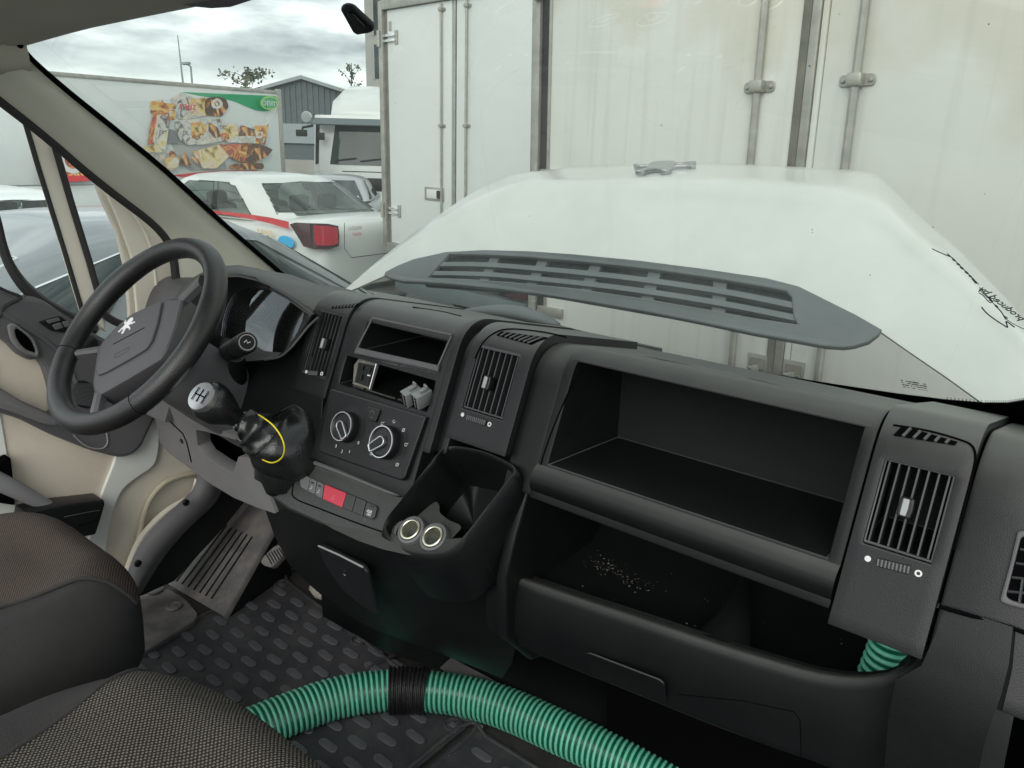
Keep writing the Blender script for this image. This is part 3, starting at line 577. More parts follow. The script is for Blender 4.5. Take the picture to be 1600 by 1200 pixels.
W_(2, ((760,440),(840,480),(890,570),(820,590),(760,520))); W_(4, ((830,400),(900,410),(945,470),(930,560),(880,500)))
W_(3, ((945,440),(1020,440),(1060,540),(1010,610),(930,615),(880,570))); W_(7, ((945,440),(1018,440),(1005,482),(955,482))); W_(5, ((880,540),(950,540),(960,600),(890,610)))
W_(2, ((1065,465),(1120,480),(1200,505),(1190,560),(1100,605),(1045,560))); W_(1, ((1020,570),(1210,570),(1230,640),(920,630)))
W_(0, ((1200,470),(1310,470),(1335,450),(1300,655),(1210,640))); printed('biscuit_print', Z((1212,530),(1280,525),(1275,590),(1215,592)), M['paper'], .04); W_(2, ((1228,540),(1262,540),(1258,570),(1232,572)))
W_(6, ((600,720),(720,690),(860,650),(960,760),(830,880),(700,880),(650,800))); W_(3, ((680,700),(860,655),(930,740),(800,850),(700,840)))
W_(5, ((850,650),(1130,640),(1190,760),(1170,825),(1050,815),(950,760))); W_(0, ((1040,690),(1120,680),(1130,770),(1060,780))); W_(2, ((1130,640),(1290,660),(1370,700),(1320,760),(1180,835),(1110,800)))
W_(8, ((1060,640),(1135,640),(1130,700),(1070,695))); W_(3, ((130,672),(240,650),(320,722),(150,722)))
printed('fruit_print', Z((365,725),(400,705),(440,735),(425,775),(370,772)), PR[8], .05); W_(6, ((330,780),(470,770),(460,860),(390,900),(340,860))); W_(2, ((460,850),(520,715),(600,850)), .005); W_(2, ((580,760),(650,790),(680,860),(600,800)))
W_(2, ((945,855),(1000,835),(1100,830),(1270,828),(1285,860),(1265,888),(950,888)), .03); W_(8, ((1025,868),(1060,862),(1080,888),(1030,890)))
printed('logo_oval', el(0,0,0,0,3) if 0 else [(416.5+14.5*math.cos(a/12*math.pi), 161+10.5*math.sin(a/12*math.pi)) for a in range(24)], M['lime'], 0); printed('logo_oval', [(416.5+12.5*math.cos(a/12*math.pi), 161+8.6*math.sin(a/12*math.pi)) for a in range(24)], M['green'], 0)
P_ = hx(416.5,160.5,XT); text('logo_lettering', 'önm', (P_+V((lay[0]+.004,0,0)), V((0,1,0)), V((0,0,1)), V((1,0,0))), .21, M['print'], t)
for s,p,z in (('ETi',(268,176),.17),('muz',(289,166),.2)): 
    text('packet_lettering', s, (hx(*p,XT)+V((lay[0]+.003,0,0)), V((0,1,0)), V((0,.1,1)).normalized(), V((1,0,0))), z, M['print'] if s=='ETi' else M['stripe'], t)
printed('orange_panel', [(60,212),(176,222),(176,252),(142,279),(60,285)], PR[5], .05); printed('brown_panel', [(60,272),(150,272),(138,282),(60,286)], M['stripe'], .03)
text('orange_panel_lettering', 'Sısaurín', (hx(121,267,XT)+V((lay[0]+.003,0,0)), V((0,1,0)), V((0,0,1)), V((1,0,0))), .24, M['amber'], t)
frc = (hx(108,250,XT)+V((lay[0]+.004,0,0)),)+frT[1:]
plate('letter_ring', frc, el(0,0,.20,.22), [el(0,0,.12,.14)], .002, M['print'], t, .0003)

# ------------------------------------------------------------------ tractor unit, seen from the front quarter
D = 18.5; c0 = V((-13.62,11.42,0))
t = thing('tractor_unit', 'white truck cab facing the van, sun visor and spotlights over its windscreen', 'truck', c0, math.radians(37))
# own frame: front face at y=0 looking to -y
fr0 = lambda z: z
bm = bmesh.new(); loft_bm(bm, [[V((x*k,y,z)) for x,y in ((-1.15,.12),(-1.0,.0),(1.0,0),(1.15,.12),(1.2,2.1),(-1.2,2.1))] for z,k in ((.45,1),(1.3,1.0))]+[[V((x*.985,y+.18,z)) for x,y in ((-1.15,.12),(-1.0,.0),(1.0,0),(1.15,.12),(1.2,1.9),(-1.2,1.9))] for z in (2.45,)]); fin('cab_shell', bm, M['cwhite'], t, bevel=.04, smooth=40)
loft('roof_fairing', [[V((x*a,.30+q*1.5,2.45+h)) for x,h in ((-1.0,0),(-.95,hh*.55),(-.62,hh),(.62,hh),(.95,hh*.55),(1.0,0))] for q,a,hh in ((0,.72,.08),(.2,.82,.34),(.5,.92,.62),(1,.95,.76))], M['cwhite'], t, smooth=50)
wsn = sheet('windscreen', [[V((x*1.02,-.012+.155*(k/4)+ (.10*max(0,abs(x)-.85)/.15),1.34+.92*k/4)) for x in [-1,-.9,-.5,0,.5,.9,1]] for k in range(5)], M['carglass'], t, thick=.01)
for x in (-.6,.0): tube('wiper', [(x,-.04,1.43),(x+.5,-.04,1.5)], .015, M['seal'], wsn, 6)
sheet('sun_visor', [[V((x,.05-.30*q,2.36-.14*q)) for x in (-1.05,-.5,0,.5,1.05)] for q in (0,.5,1)], M['steel'], t, thick=.02)
for s in (-1,1): tube('screen_pillar', [V((s*1.04,.06,1.34)),V((s*1.02,.20,2.32))], .06, M['smooth'], t, 8)
rb('lower_grille', -.8,.8,-.012,.02,.75,1.05, M['smooth'], t); rb('visor_shadow_panel', -1.0,1.0,.14,.16,2.22,2.36, M['smooth'], t)
for x in (-1.2,.72): lathe('spotlight', [(.01,.09),(.09,.08),(.13,.0),(.12,-.03),(.0,-.035)], (V((x,-.12,2.38)), V((1,0,0)), V((0,0,1)), V((0,1,0))), M['chrome'], t, 16)
tube('mirror_arm', [(-1.1,.02,2.2),(-1.3,-.12,2.15),(-1.32,-.15,2.0)], .03, M['seal'], t, 8); rb('kerb_mirror', -1.45,-1.2,-.2,-.1,1.95,2.1, M['seal'], t, bevel=.02); rb('side_mirror', -.95,-.80,-.16,-.08,1.88,2.05, M['seal'], t, bevel=.02)
rb('grille_slot', -.45,.55,-.008,.02,1.18,1.2, M['seal'], t); rb('bumper', -1.15,1.15,-.06,.2,.3,.62, M['cwhite'], t, bevel=.04)
sheet('side_window', [[V((1.21-.0*q,y,1.45+.75*q)) for y in (.45,1.25)] for q in (0,.5,1)], M['carglass'], t, thick=.01)
tube('air_horn', [(.55,.35,2.9),(.85,.3,2.92)], .04, M['seal'], t, 10)
for s in (-1,1): wheel(t, (s*1.0,1.2,.5), (s,0,0), .5, .3)

# ------------------------------------------------------------------ buildings, poles, trees
A = V((-35.0,25.7,0)); du = V((.79,.61,0)).normalized(); dv = V((-du.y,du.x,0))
t = thing('warehouse', 'grey clad warehouse with a low gable and pale roof edge', 'building', A)
def wq(s,z,b=0): return A+du*s+dv*b+V((0,0,z))
hw = 4.6
mesh('cladding', [wq(-hw,0),wq(hw,0),wq(hw,3.75),wq(0,5.0),wq(-hw,3.75),wq(-hw,0,14),wq(hw,0,14),wq(hw,3.75,14),wq(0,5.0,14),wq(-hw,3.75,14)], [(0,1,2,3,4),(9,8,7,6,5),(0,4,9,5),(1,6,7,2)], M['steel'], t, smooth=0)
for k in range(30):
    s = -hw+.15+k*(2*hw-.3)/29; tp = 3.75+1.25*(1-abs(s)/hw); bm = bmesh.new(); p = [wq(s-.05,2.75,-.06),wq(s+.05,2.75,-.06),wq(s+.05,tp-.1,-.06),wq(s-.05,tp-.1,-.06),wq(s-.08,2.75),wq(s+.08,2.75),wq(s+.08,tp-.1),wq(s-.08,tp-.1)]
    mesh('cladding_rib', p, [(0,1,2,3),(0,3,7,4),(1,5,6,2),(0,4,5,1),(3,2,6,7)], M['steel'], t, smooth=0)
for sg in (-1,1): mesh('roof_panel', [wq(sg*(hw+.4),3.78,-.3),wq(0,5.18,-.3),wq(0,5.18,14),wq(sg*(hw+.4),3.78,14),wq(sg*(hw+.4),3.62,-.3),wq(0,5.0,-.3),wq(0,5.0,14),wq(sg*(hw+.4),3.62,14)], [(0,1,2,3),(4,7,6,5),(0,4,5,1),(3,2,6,7),(0,3,7,4)], M['steell'], t, smooth=0)
mesh('pale_wall_band', [wq(-hw,1.75,-.15),wq(hw,1.75,-.15),wq(hw,2.75,-.15),wq(-hw,2.75,-.15),wq(-hw,1.75,-.0),wq(hw,1.75,0),wq(hw,2.75,0),wq(-hw,2.75,0)], [(0,1,2,3),(3,2,6,7),(0,4,5,1)], M['steell'], t, smooth=0)
mesh('loading_door', [wq(-hw+.2,0,-.2),wq(2.6,0,-.2),wq(2.6,.9,-.2),wq(-hw+.2,.9,-.2)], [(0,1,2,3)], M['concrete'], t, smooth=0)
B0 = V((-37.0,32.6,0))
t = thing('tall_building', 'tall glazed building behind the truck cab, cut by the pale box truck', 'building', B0)
def bq(s,z,b=0): return B0+du*s+dv*b+V((0,0,z))
mesh('wall', [bq(-.6,0),bq(14,0),bq(14,16),bq(-.6,16),bq(-.6,0,12),bq(14,0,12),bq(14,16,12),bq(-.6,16,12)], [(0,1,2,3),(0,3,7,4),(1,5,6,2),(3,2,6,7),(5,4,7,6)], M['concrete'], t, smooth=0)
for fl in range(5):
    for i in range(5):
        z0 = 3.2+fl*2.45; s0 = -.1+i*2.7
        w_ = mesh('window', [bq(s0,z0,-.05),bq(s0+2.3,z0,-.05),bq(s0+2.3,z0+1.9,-.05),bq(s0,z0+1.9,-.05)], [(0,1,2,3)], M['carglass'], t, smooth=0)
        for q in (0,1.15,2.3): mesh('frame', [bq(s0+q-.05,z0-.05,-.1),bq(s0+q+.05,z0-.05,-.1),bq(s0+q+.05,z0+1.95,-.1),bq(s0+q-.05,z0+1.95,-.1)], [(0,1,2,3)], M['steell'], w_, smooth=0)
p = hz(283,131,0) if 0 else None
def far(px, py, Dh):
    d = ray(px,py); return CAM + d*(Dh/math.hypot(d.x,d.y))
a, b = far(287,140,40), far(277.5,55,40)
t = thing('mast', 'thin leaning mast above the snack trailer', 'pole', (a.x,a.y,0)); tube('shaft', [(a.x,a.y,0),a,b], [.06,.05,.02], M['steell'], t, 8); lathe('base', [(.2,0),(.2,.15),(.12,.2)], (V((a.x,a.y,0)),V((1,0,0)),V((0,1,0)),V((0,0,1))), M['concrete'], t, 10)
a, b, c_ = far(301,140,38), far(298,104,38), far(290,99,38)
t = thing('street_lamp', 'street lamp with a short bent arm next to the mast', 'lamp post', (a.x,a.y,0)); tube('shaft', [(a.x,a.y,0),a,b,c_], [.06,.045,.04,.03], M['steell'], t, 8); boxo('lamp_head', c_, .5,.2,.1, M['steell'], t)
def tree(px, py0, py1, wpx, Dh, n, label, seed):
    rnd = random.Random(seed); base = far(px, py1, Dh); top = far(px, py0, Dh); r = wpx/FPX*Dh*.5
    t = thing('tree', label, 'tree', (base.x,base.y,0), None, 'bare leafed trees beyond the yard')
    bm = bmesh.new(); tube_bm(bm, [(base.x,base.y,0),(base.x+.05,base.y,base.z-.3),(base.x,base.y,base.z),top], [.12,.06,.045,.015], 7); tips = []
    for k in range(16):
        f = rnd.random(); s = V((base.x,base.y,base.z-.5)).lerp(top, f*.85); e_ = s+V((rnd.uniform(-r,r)*.9, rnd.uniform(-r,r)*.9, rnd.uniform(.2,.9)*(top.z-base.z)*.55)); md = (s+e_)/2+V((0,0,.1)); tube_bm(bm, [s,md,e_], [.016,.011,.005], 5); tips += [md,e_,(md+e_)/2]
    fin('trunk', bm, M['bark'], t)
    bm = bmesh.new()
    for k in range(n):
        c = rnd.choice(tips)+V((rnd.gauss(0,.22),rnd.gauss(0,.22),rnd.gauss(0,.2)))*r*.5; q = rnd.uniform(.025,.06); u = V((rnd.gauss(0,1),rnd.gauss(0,1),rnd.gauss(0,1))).normalized(); w_ = u.orthogonal().normalized()*q; u = u*q*1.4
        bm.faces.new([bm.verts.new(c-u),bm.verts.new(c+w_),bm.verts.new(c+u),bm.verts.new(c-w_)])
    o = fin('crown', bm, M['leaf'], t, smooth=0); return t
tree(384,108,142,58,36,420,'sparse tree showing over the snack trailer roof',3); tree(549,98,150,34,42,130,'thin nearly bare tree between warehouse and tall building',5)
# dark hedge tops peeping over the trailer roof on the left
bm = bmesh.new(); rnd = random.Random(9)
for k in range(700):
    pc = far(rnd.uniform(70,170), 0, 24); c = V((pc.x,pc.y,rnd.gauss(2.84,.10))); q = rnd.uniform(.05,.12); u = V((rnd.gauss(0,1),rnd.gauss(0,1),rnd.gauss(0,1))).normalized(); w_ = u.orthogonal().normalized()*q
    bm.faces.new([bm.verts.new(c-u*q),bm.verts.new(c+w_),bm.verts.new(c+u*q),bm.verts.new(c-w_)])
o = fin('distant_shrubs', bm, M['leaf'], smooth=0); tag(o, kind='stuff')
# ------------------------------------------------------------------ the van's cab shell
def Yb(x): return .33+.10*(1-(x/.8)**2)
def hws(px, py, off=0):
    P_ = V((0,.38,1.5))
    for i in range(12): P_ = hp(px, py, (0,Yb(P_.x)-off,1.5), (0,.88,1))
    return P_
def WS(x, z, off=0): return V((x, Yb(x)-(z-1.5)/.88-off, z))
cab = thing('van_cab', 'cab shell of the van around the camera: roof lining, windscreen and left pillar', 'van', (0,-.3,.6))
xs = [-.86+1.74*i/24 for i in range(25)]
zh = lambda x: 2.035-.05*abs(x)**2-.02*max(0,abs(x)-.6)
sheet('windscreen', [[WS(x, 1.36+(zh(x)+.03-1.36)*r/14) for x in xs] for r in range(15)], M['screen'], cab, thick=0, smooth=80)
fp = [(840,508),(900,521),(1000,544),(1160,578),(1300,601),(1400,616),(1480,626),(1540,631),(1575,631),(1605,626),(1640,612)]
ft = [hws(*p, off=.004) for p in fp]
frit = sheet('frit_band', [ft, [WS(p.x, p.z-.11, .004) for p in ft]], M['black'], cab, thick=.002)
# row of frit dots along its upper edge
bm = bmesh.new()
for a, b in zip(fp[6:9], fp[7:10]):
    for k in range(10):
        for r_ in range(2):
            q = hws(a[0]+(b[0]-a[0])*k/10, a[1]+(b[1]-a[1])*k/10-2.2-2.4*r_, .004); d = .0011-.0003*r_; bm.faces.new([bm.verts.new(q+V((sx*d,0,sz*d))) for sx,sz in ((-1,0),(0,-1),(1,0),(0,1))])
fin('frit_dots', bm, M['black'], cab, smooth=0)
ep = [(232,2),(130,23),(75,40),(44,50),(32,58),(31,70),(40,83),(62,105),(110,146),(185,206),(260,268),(350,350),(445,432),(475,458)]
tube('screen_seal', spline([hws(*p, off=.008) for p in ep], 4), .0062, M['black'], cab, 8)
bm = bmesh.new(); rnd = random.Random(13)
for k in range(46):
    q_ = hws(rnd.uniform(60,1560), rnd.uniform(20,430), .003); s = rnd.uniform(.0003,.0009)
    if q_.x < -.76: continue
    bm.faces.new([bm.verts.new(q_+V((sx*s,0,sz*s*rnd.uniform(.5,1.2)))) for sx,sz in ((-1,-.6),(.8,-.8),(1,.7),(-.4,1))])
fin('screen_specks', bm, mat('dried_speck',(.10,.10,.085),.9), cab, smooth=0)
# roof lining + header
hd = [V((x, WS(x,zh(x)).y-.012, zh(x)-.004)) for x in xs]
rows = [[p+V((0,.03,-.006)) for p in hd], [p+V((0,.0,-.010)) for p in hd], [p+V((0,-.04,-.004)) for p in hd], [p+V((0,-.12,.012)) for p in hd]]
for k in range(1,6): rows.append([V((p.x, p.y-.12-.09*k, p.z+.012+.012*k)) for p in hd])
sheet('roof_lining', rows, M['lining'], cab, thick=.05, nrm=(0,0,-1))
sv = [hws(*p, off=.03) for p in ((222,2),(260,3),(300,10),(330,13),(360,11),(400,-2))]
sheet('sun_visor', [sv, [p+V((0,-.05,.05)) for p in sv]], M['grey2'], cab, thick=.012)
tube('roof_rail_trim', spline([V((-.83,-.21,1.985)), V((-.875,-.4,1.97)), V((-.89,-.7,1.96)), V((-.89,-.85,1.965))], 6), .045, M['lining'], cab, 12)
# left pillar trim
Rr = [hws(*p, off=.012) for p in ((20,62),(33,78),(60,106),(110,149),(185,210),(260,272),(350,355),(445,436),(485,468))]
Lr_ = [hx(*p, -.885) for p in ((-60,105),(-20,138),(0,155),(40,186),(85,223),(130,262),(175,298),(225,336),(250,360),(266,386),(272,430),(276,470))]
def resamp(pts, n):
    pts = spline(pts, 5); L_ = [0]
    for a, b in zip(pts, pts[1:]): L_.append(L_[-1]+(b-a).length)
    res = []; j = 0
    for k in range(n):
        s = L_[-1]*k/(n-1)
        while j < len(L_)-2 and L_[j+1] < s: j += 1
        f = (s-L_[j])/max(L_[j+1]-L_[j],1e-9); res.append(pts[j].lerp(pts[j+1], f))
    return res
Rr, Lr_ = resamp(Rr, 28), resamp(Lr_, 28); rows = []
for i in range(28):
    a, b = Lr_[i], Rr[i]; row = []
    for q in (0,.06,.25,.5,.75,.93,.97,1):
        p = a.lerp(b, q); t_ = (CAM-p).normalized(); row.append(p + t_*(.022*math.sin(math.pi*q)**.7 - (.006 if q == .93 else 0)))
    rows.append(row)
sheet('pillar_trim', rows, M['pillar'], cab, thick=.012, smooth=70)
tube('door_aperture_seal', [p+V((0,.004,-.006)) for p in Lr_], .0105, M['seal'], cab, 10)
# rubbery corner between header and pillar

# body flange in front of the door (cream painted, ribbed) and the outer skin
frL = lambda X: (V((X,0,1.2)), V((0,1,0)), V((0,0,1)), V((1,0,0)))
pxplate('door_flange', frL(-.93), [(163,291),(225,338),(265,386),(285,480),(262,560),(218,560),(214,480),(206,400),(186,345)], .012, M['cream'], cab, r=.01)
for p in ([(184,304),(214,343),(235,386),(246,470),(244,540)],):
    tube('flange_rib', spline([hx(*q,-.918) for q in p], 5), .0035, M['cream'], cab, 8)
pxplate('hinge_plate', frL(-.905), [(249,452),(282,440),(285,480),(252,490)], .004, M['cream'], cab, bevel=.001)
pxplate('hinge_recess', frL(-.90), [(253,456),(262,453),(264,484),(255,486)], .002, M['seal'], cab, bevel=.0005)
# cab floor, bulkheads, step well
rb('floor_pan', -.95,.95,-1.45,.5,.60,.648, mat('dark_floor_lining',(.03,.028,.026),.8,var=.3,vscale=8,dust=.3,dustcol=(.12,.10,.085)), cab); rb('front_bulkhead', -.95,.95,.46,.5,.65,1.40, M['smooth'], cab)
rb('side_wall', -1.0,-.951,.10,.5,.3,1.38, M['cream'], cab)
rb('right_pillar', .94,1.0,.05,.5,.3,1.5, M['white'], cab)
tube('right_pillar_trim', spline([V((.885,.27,1.50)), V((.90,.13,1.66)), V((.89,-.03,1.83)), V((.86,-.22,1.99))], 6), .03, M['pillar'], cab, 12)
pxplate('step_well', frL(-.945), [(243,600),(330,690),(335,800),(300,850),(180,960),(160,960),(155,800),(190,740),(243,690)], .006, M['cream'], cab)
tube('step_seal', spline([hx(*p,-.925) for p in ((345,738),(300,740),(262,752),(238,775),(225,805),(215,850),(205,890))], 6), .007, mat('ochre_seam_sealer',(.50,.45,.33),.6,dust=.4,vscale=12), cab, 10)
tube('step_lip', spline([hx(*p,-.915) for p in ((310,748),(300,775),(260,800),(222,840),(200,890),(188,930))], 6), .010, M['cream'], cab, 10)
wh = pxplate('door_post', frL(-.938), [(195,640),(246,640),(250,690),(243,728),(215,745),(190,765),(176,800),(166,850),(160,960),(110,960),(140,840),(158,775),(182,715)], .012, M['white'], cab, r=.03)
# kick trim beside the driver's footwell
kt = [[(309,738),(303,762),(284,782),(244,819),(215,857),(197,903),(190,948)], [(345,735),(336,770),(322,795),(285,830),(250,868),(225,905),(206,936)]]
o0 = [hx(*p,-.87) for p in kt[0]]; o1 = [hx(*p,-.84) for p in kt[1]]
o0, o1 = resamp(o0, 16), resamp(o1, 16)
sheet('kick_trim', [[a, a.lerp(b,.15)+V((.012,0,0)), a.lerp(b,.5)+V((.014,0,0)), b, b+V((-.03,.05,-.01)), b+V((-.05,.12,-.03))] for a, b in zip(o0, o1)], M['grey2'], cab, thick=.006, smooth=50)
for p in ((290,785),(215,880)):
    q = hx(*p,-.835); lathe('trim_screw', [(.009,0),(.009,.004),(.006,.006),(.005,.003),(.0,.003)], (q, V((0,1,0)), V((0,0,1)), V((1,0,0))), M['smooth'], cab, 12)
sheet('kick_panel_side', [[hx(*p,-.86) for p in ((345,700),(392,772),(348,826),(272,908),(204,938))], [hx(*p,-.86) for p in ((320,730),(335,770),(280,840),(225,905),(200,935))]], M['smooth'], cab, thick=.005)
# footrest ramp with grooves
b0, b1 = hz(262,912,.668), hz(348,962,.668)
t0 = hp(383,768, b0, (0,.62,-.62)) if 0 else None
NR = (b1-b0).cross(V((0,.70,.52))).normalized()
q = lambda px,py,d=0: hp(px,py,b0+NR*d*(1 if NR.z>0 else -1),NR)
a_, b_, c_, d_ = q(262,912), q(388,762), q(436,806), q(348,962)
rows = []
for k in range(9):
    f = k/8; l, r = a_.lerp(b_,f), d_.lerp(c_,f); e_ = (r-l).normalized(); rows.append([l, l.lerp(r,.5), r-e_*.004, r+e_*.004+V((0,.002,-.004)), r+e_*.008+V((0,.005,-.016))])
sheet('footrest', rows, M['dirty'], cab, thick=.01, smooth=70)
sheet('footrest_shadow_side', [[r[-1]+V((-.001,.003,.003)), r[-1]+V((.002,.02,-.22))] for r in rows], M['smooth'], cab, thick=.006)  # side coloured black for the shadow it lies in
for k in range(7):
    f = .14+.1*k; s, e_ = q(268+f*66+10,905+f*38-10,.001), q(341+f*75+8,823+f*6,.001)
    s, e_ = q(275+k*9.2,908+k*4.6,.001), q(346+k*8.0,817+k*3.6,.001)
    tube('footrest_groove', [s,e_], .0028, M['smooth'], cab, 6)
# dusty floor lining behind the footrest
pl = [hz(*p,.672) for p in ((188,950),(206,934),(262,918),(290,935),(310,958),(306,968),(280,985),(232,1015),(150,1040),(150,985))]
frF = (V((0,0,.655)), V((1,0,0)), V((0,1,0)), V((0,0,1)))
plate('floor_lining', frF, round2([(p.x,p.y) for p in pl], .02), [], .017, M['dirty'], cab, .004)
for p in ((243,922),(272,948)):
    c = hz(*p,.674); lathe('lining_stud', [(.020,0),(.020,.003),(.016,.0045),(.014,.002),(0,.002)], (c, V((1,0,0)), V((0,1,0)), V((0,0,1))), M['dirty'], cab, 16)
# mirror bracket stuck on the windscreen
t = thing('mirror_mount', 'black plastic mirror mount stuck high on the windscreen', 'mirror mount', hws(555,35,.02))
e0 = hws(555,35,.012); frM = (e0, (hws(575,35,.012)-hws(535,35,.012)).normalized(), (hws(555,15,.012)-hws(555,55,.012)).normalized(), V((0,-.66,-.75)).normalized())
uu = frM[1]; vv = (frM[2]-uu*frM[2].dot(uu)).normalized(); nn = uu.cross(vv); nn = nn if nn.dot(CAM-e0) > 0 else -nn; frM = (e0-nn*.004, uu, vv, nn)
pxplate('mount_plate', frM, [(530,14),(536,10),(548,12),(580,42),(583,50),(577,53),(558,56),(551,52)], .009, M['smooth'], t, r=.006, bevel=.003)
pxplate('mount_pad', (frM[0]+nn*.0095,)+frM[1:], [(541,22),(549,22),(572,45),(560,48)], .004, M['smooth'], t, r=.004, bevel=.001)
# sticker on the glass: "produced by" and a signature, lettered to be read from outside
e0 = hws(1560,470,.006); vv = (hws(1470,400,.006)-hws(1590,530,.006)).normalized(); n0 = V((0,-.66,-.75)).normalized()
ux = (hws(1480,400,.006)-hws(1590,500,.006)).normalized(); nn = V((0,.88,1)).normalized()*-1; ux = (ux-nn*ux.dot(nn)).normalized(); vy = nn.cross(ux)
if (vy.dot(hws(1580,440,.006)-hws(1540,480,.006))) < 0: vy = -vy
t = thing('screen_sticker', 'black signature sticker reading produced by, mirrored on the right of the windscreen', 'sticker', e0)
frS = (hws(1566.5,475,.006), ux, vy, ux.cross(vy)); frS_ = frS
text('produced_by_lettering', 'produced by', frS, .0125, M['printb'], t, sx=1.05, depth=.0003)
def sig(name, pts, w):
    q = [hws(1430+a/8, 370+b/8, .006) for a, b in pts]; q = spline(q, 6)
    o = tube(name, q, w*.8, M['printb'], t, 5)
sig('signature_stroke', [(1360,1155),(1220,1085),(1130,1020),(1080,940),(1010,870),(940,790),(880,740),(800,660)], .00055)
sig('signature_stroke', [(830,880),(900,960),(1020,1050),(1100,1100),(1155,1130),(1135,1060),(1180,1085),(1240,1130)], .0009)
sig('signature_stroke', [(795,700),(850,735),(930,820),(960,800),(900,740),(805,635)], .0007)
sig('signature_stroke', [(1155,1020),(1110,990),(1130,1030),(1090,960),(1050,910),(1020,880)], .0008)
sig('signature_stroke', [(210,148),(320,200),(435,245),(400,210),(470,270)], .0007)
sig('signature_stroke', [(470,270),(600,400),(700,500),(795,595)], .0005)
for a, b in (((470,275),(500,300)),((520,330),(556,352)),((565,375),(600,402)),((625,430),(660,460)),((672,480),(705,502)),((712,520),(740,550)),((740,555),(770,580)),((1000,855),(1030,880)),((930,785),(970,810))): sig('signature_dash', [a,b], .0013)
# glazing stamp
t = thing('glazing_stamp', 'small dotted glazing stamp low on the right of the windscreen', 'stamp', hws(1430,602,.006))
bm = bmesh.new(); rnd = random.Random(2)
for r_ in range(4):
    for k in range(15):
        if rnd.random() < .25: continue
        q_ = hws(1409+k*2.6+r_*1.2, 594.5+r_*3.3+k*.42, .006); s = rnd.uniform(.0006,.0013)*(1.35 if r_==0 and 4<k<11 else 1); bm.faces.new([bm.verts.new(q_+V((sx*s,0,sz*s))) for sx,sz in ((-1,-.6),(1,-.6),(1,.6),(-1,.6))])
fin('stamp_print', bm, M['printb'], t, smooth=0)

# ------------------------------------------------------------------ driver's door
dr = thing('driver_door', 'closed left door with beige card, grey armrest and a split window', 'van door', (-.93,-.2,.9))
pxplate('door_card', frL(-.955), [(-60,430),(40,470),(150,530),(250,540),(246,700),(184,718),(158,790),(140,850),(-60,850)], .02, M['cream2'], dr, r=.01, bevel=.004)
pxplate('door_shell_edge', frL(-.953), [(-60,560),(-5,560),(0,640),(10,700),(22,770),(30,830),(-60,850)], .022, M['white'], dr, r=.01)
sheet('window_pane', [[hx(*p,-.957) for p in ((-120,80),(100,150),(300,330))], [hx(*p,-.957) for p in ((-120,560),(150,560),(250,560))]], M['sideglass'], dr, thick=0)
pxplate('division_bar', frL(-.95), [(36,180),(80,215),(92,240),(160,470),(168,520),(132,500)], .022, M['cream'], dr, bevel=.006)
tube('glass_run', [hx(*p,-.93) for p in ((36,180),(60,262),(100,390),(132,498))], .0055, M['seal'], dr, 8)
tube('glass_run', [hx(*p,-.926) for p in ((84,222),(110,312),(140,410),(164,495))], .0075, M['seal'], dr, 8)
pxplate('front_frame', frL(-.952), [(140,262),(165,290),(200,350),(216,400),(224,480),(226,560),(203,560),(202,480),(196,420),(182,360),(158,310)], .014, M['cream'], dr, r=.01)
tube('door_gap_seal', spline([hx(*p,-.928) for p in ((166,294),(188,325),(208,362),(219,400),(225,470),(227,545))], 5), .0032, M['seal'], dr, 6)
tube('window_seal', spline([hx(*p,-.925) for p in ((-20,300),(-6,345),(4,385),(18,420),(40,452),(70,477),(110,499),(150,516))], 5), .010, M['seal'], dr, 8)
tube('window_seal', spline([hx(*p,-.929) for p in ((-16,330),(2,372),(16,408),(38,440),(70,467),(110,490),(150,508))], 5), .006, mat('worn_grey_seal',(.07,.075,.075),.5), dr, 8)
tube('quarter_seal', spline([hx(*p,-.926) for p in ((150,470),(160,488),(175,500),(195,508),(215,510))], 5), .009, M['seal'], dr, 8)
gp_ = [(-60,425),(-10,448),(28,464),(52,463),(72,471),(100,491),(128,507),(160,528),(200,545),(250,555),(252,640),(243,655),(232,678),(222,700),(204,714),(186,716),(140,704),(80,680),(30,655),(-60,628),(-60,588),(0,606),(40,630),(84,649),(80,608),(70,575),(60,562),(48,564),(30,556),(14,538),(-10,522),(-60,510)]
ub = pxplate('upper_panel', frL(-.935), gp_, .035, M['grey2'], dr, r=.014, bevel=.010)
tube('panel_ridge', spline([hx(*p,-.902) for p in ((-30,470),(8,492),(40,512),(75,535),(100,560),(120,600))], 5), .006, M['grey2'], dr, 8)
tube('mirror_trim', spline([hx(*p,-.899) for p in ((-20,505),(0,493),(6,480),(28,468),(31,463),(10,455),(-20,440))], 5), .0035, M['seal'], dr, 6)
pp = [(12,508),(22,504),(36,514),(52,527),(60,545),(63,560),(46,556),(28,546),(16,530)]
pk = pxplate('door_pull', frL(-.8999), pp, .010, M['grey'], dr, r=.012, bevel=.004, holes=[[(24,512),(36,519),(50,531),(56,546),(57,552),(44,548),(32,538),(25,525)]])
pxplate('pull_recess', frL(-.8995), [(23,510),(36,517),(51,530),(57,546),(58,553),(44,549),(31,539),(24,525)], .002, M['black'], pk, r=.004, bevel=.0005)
sw = pxplate('switch_panel', frL(-.8998), [(60,503),(94,493),(113,508),(112,520),(97,520),(80,517)], .005, M['smooth'], dr, r=.004)
for p in ([(82,508),(95,504),(100,512),(87,516)], [(97,503),(108,502),(111,510),(102,512)]): pxplate('window_switch', frL(-.8945), p, .005, M['switchg'], sw, r=.002, bevel=.0015)
pxplate('switch_blank', frL(-.8945), [(72,501),(92,496),(95,501),(76,506)], .003, M['switchg'], sw, r=.002, bevel=.001)
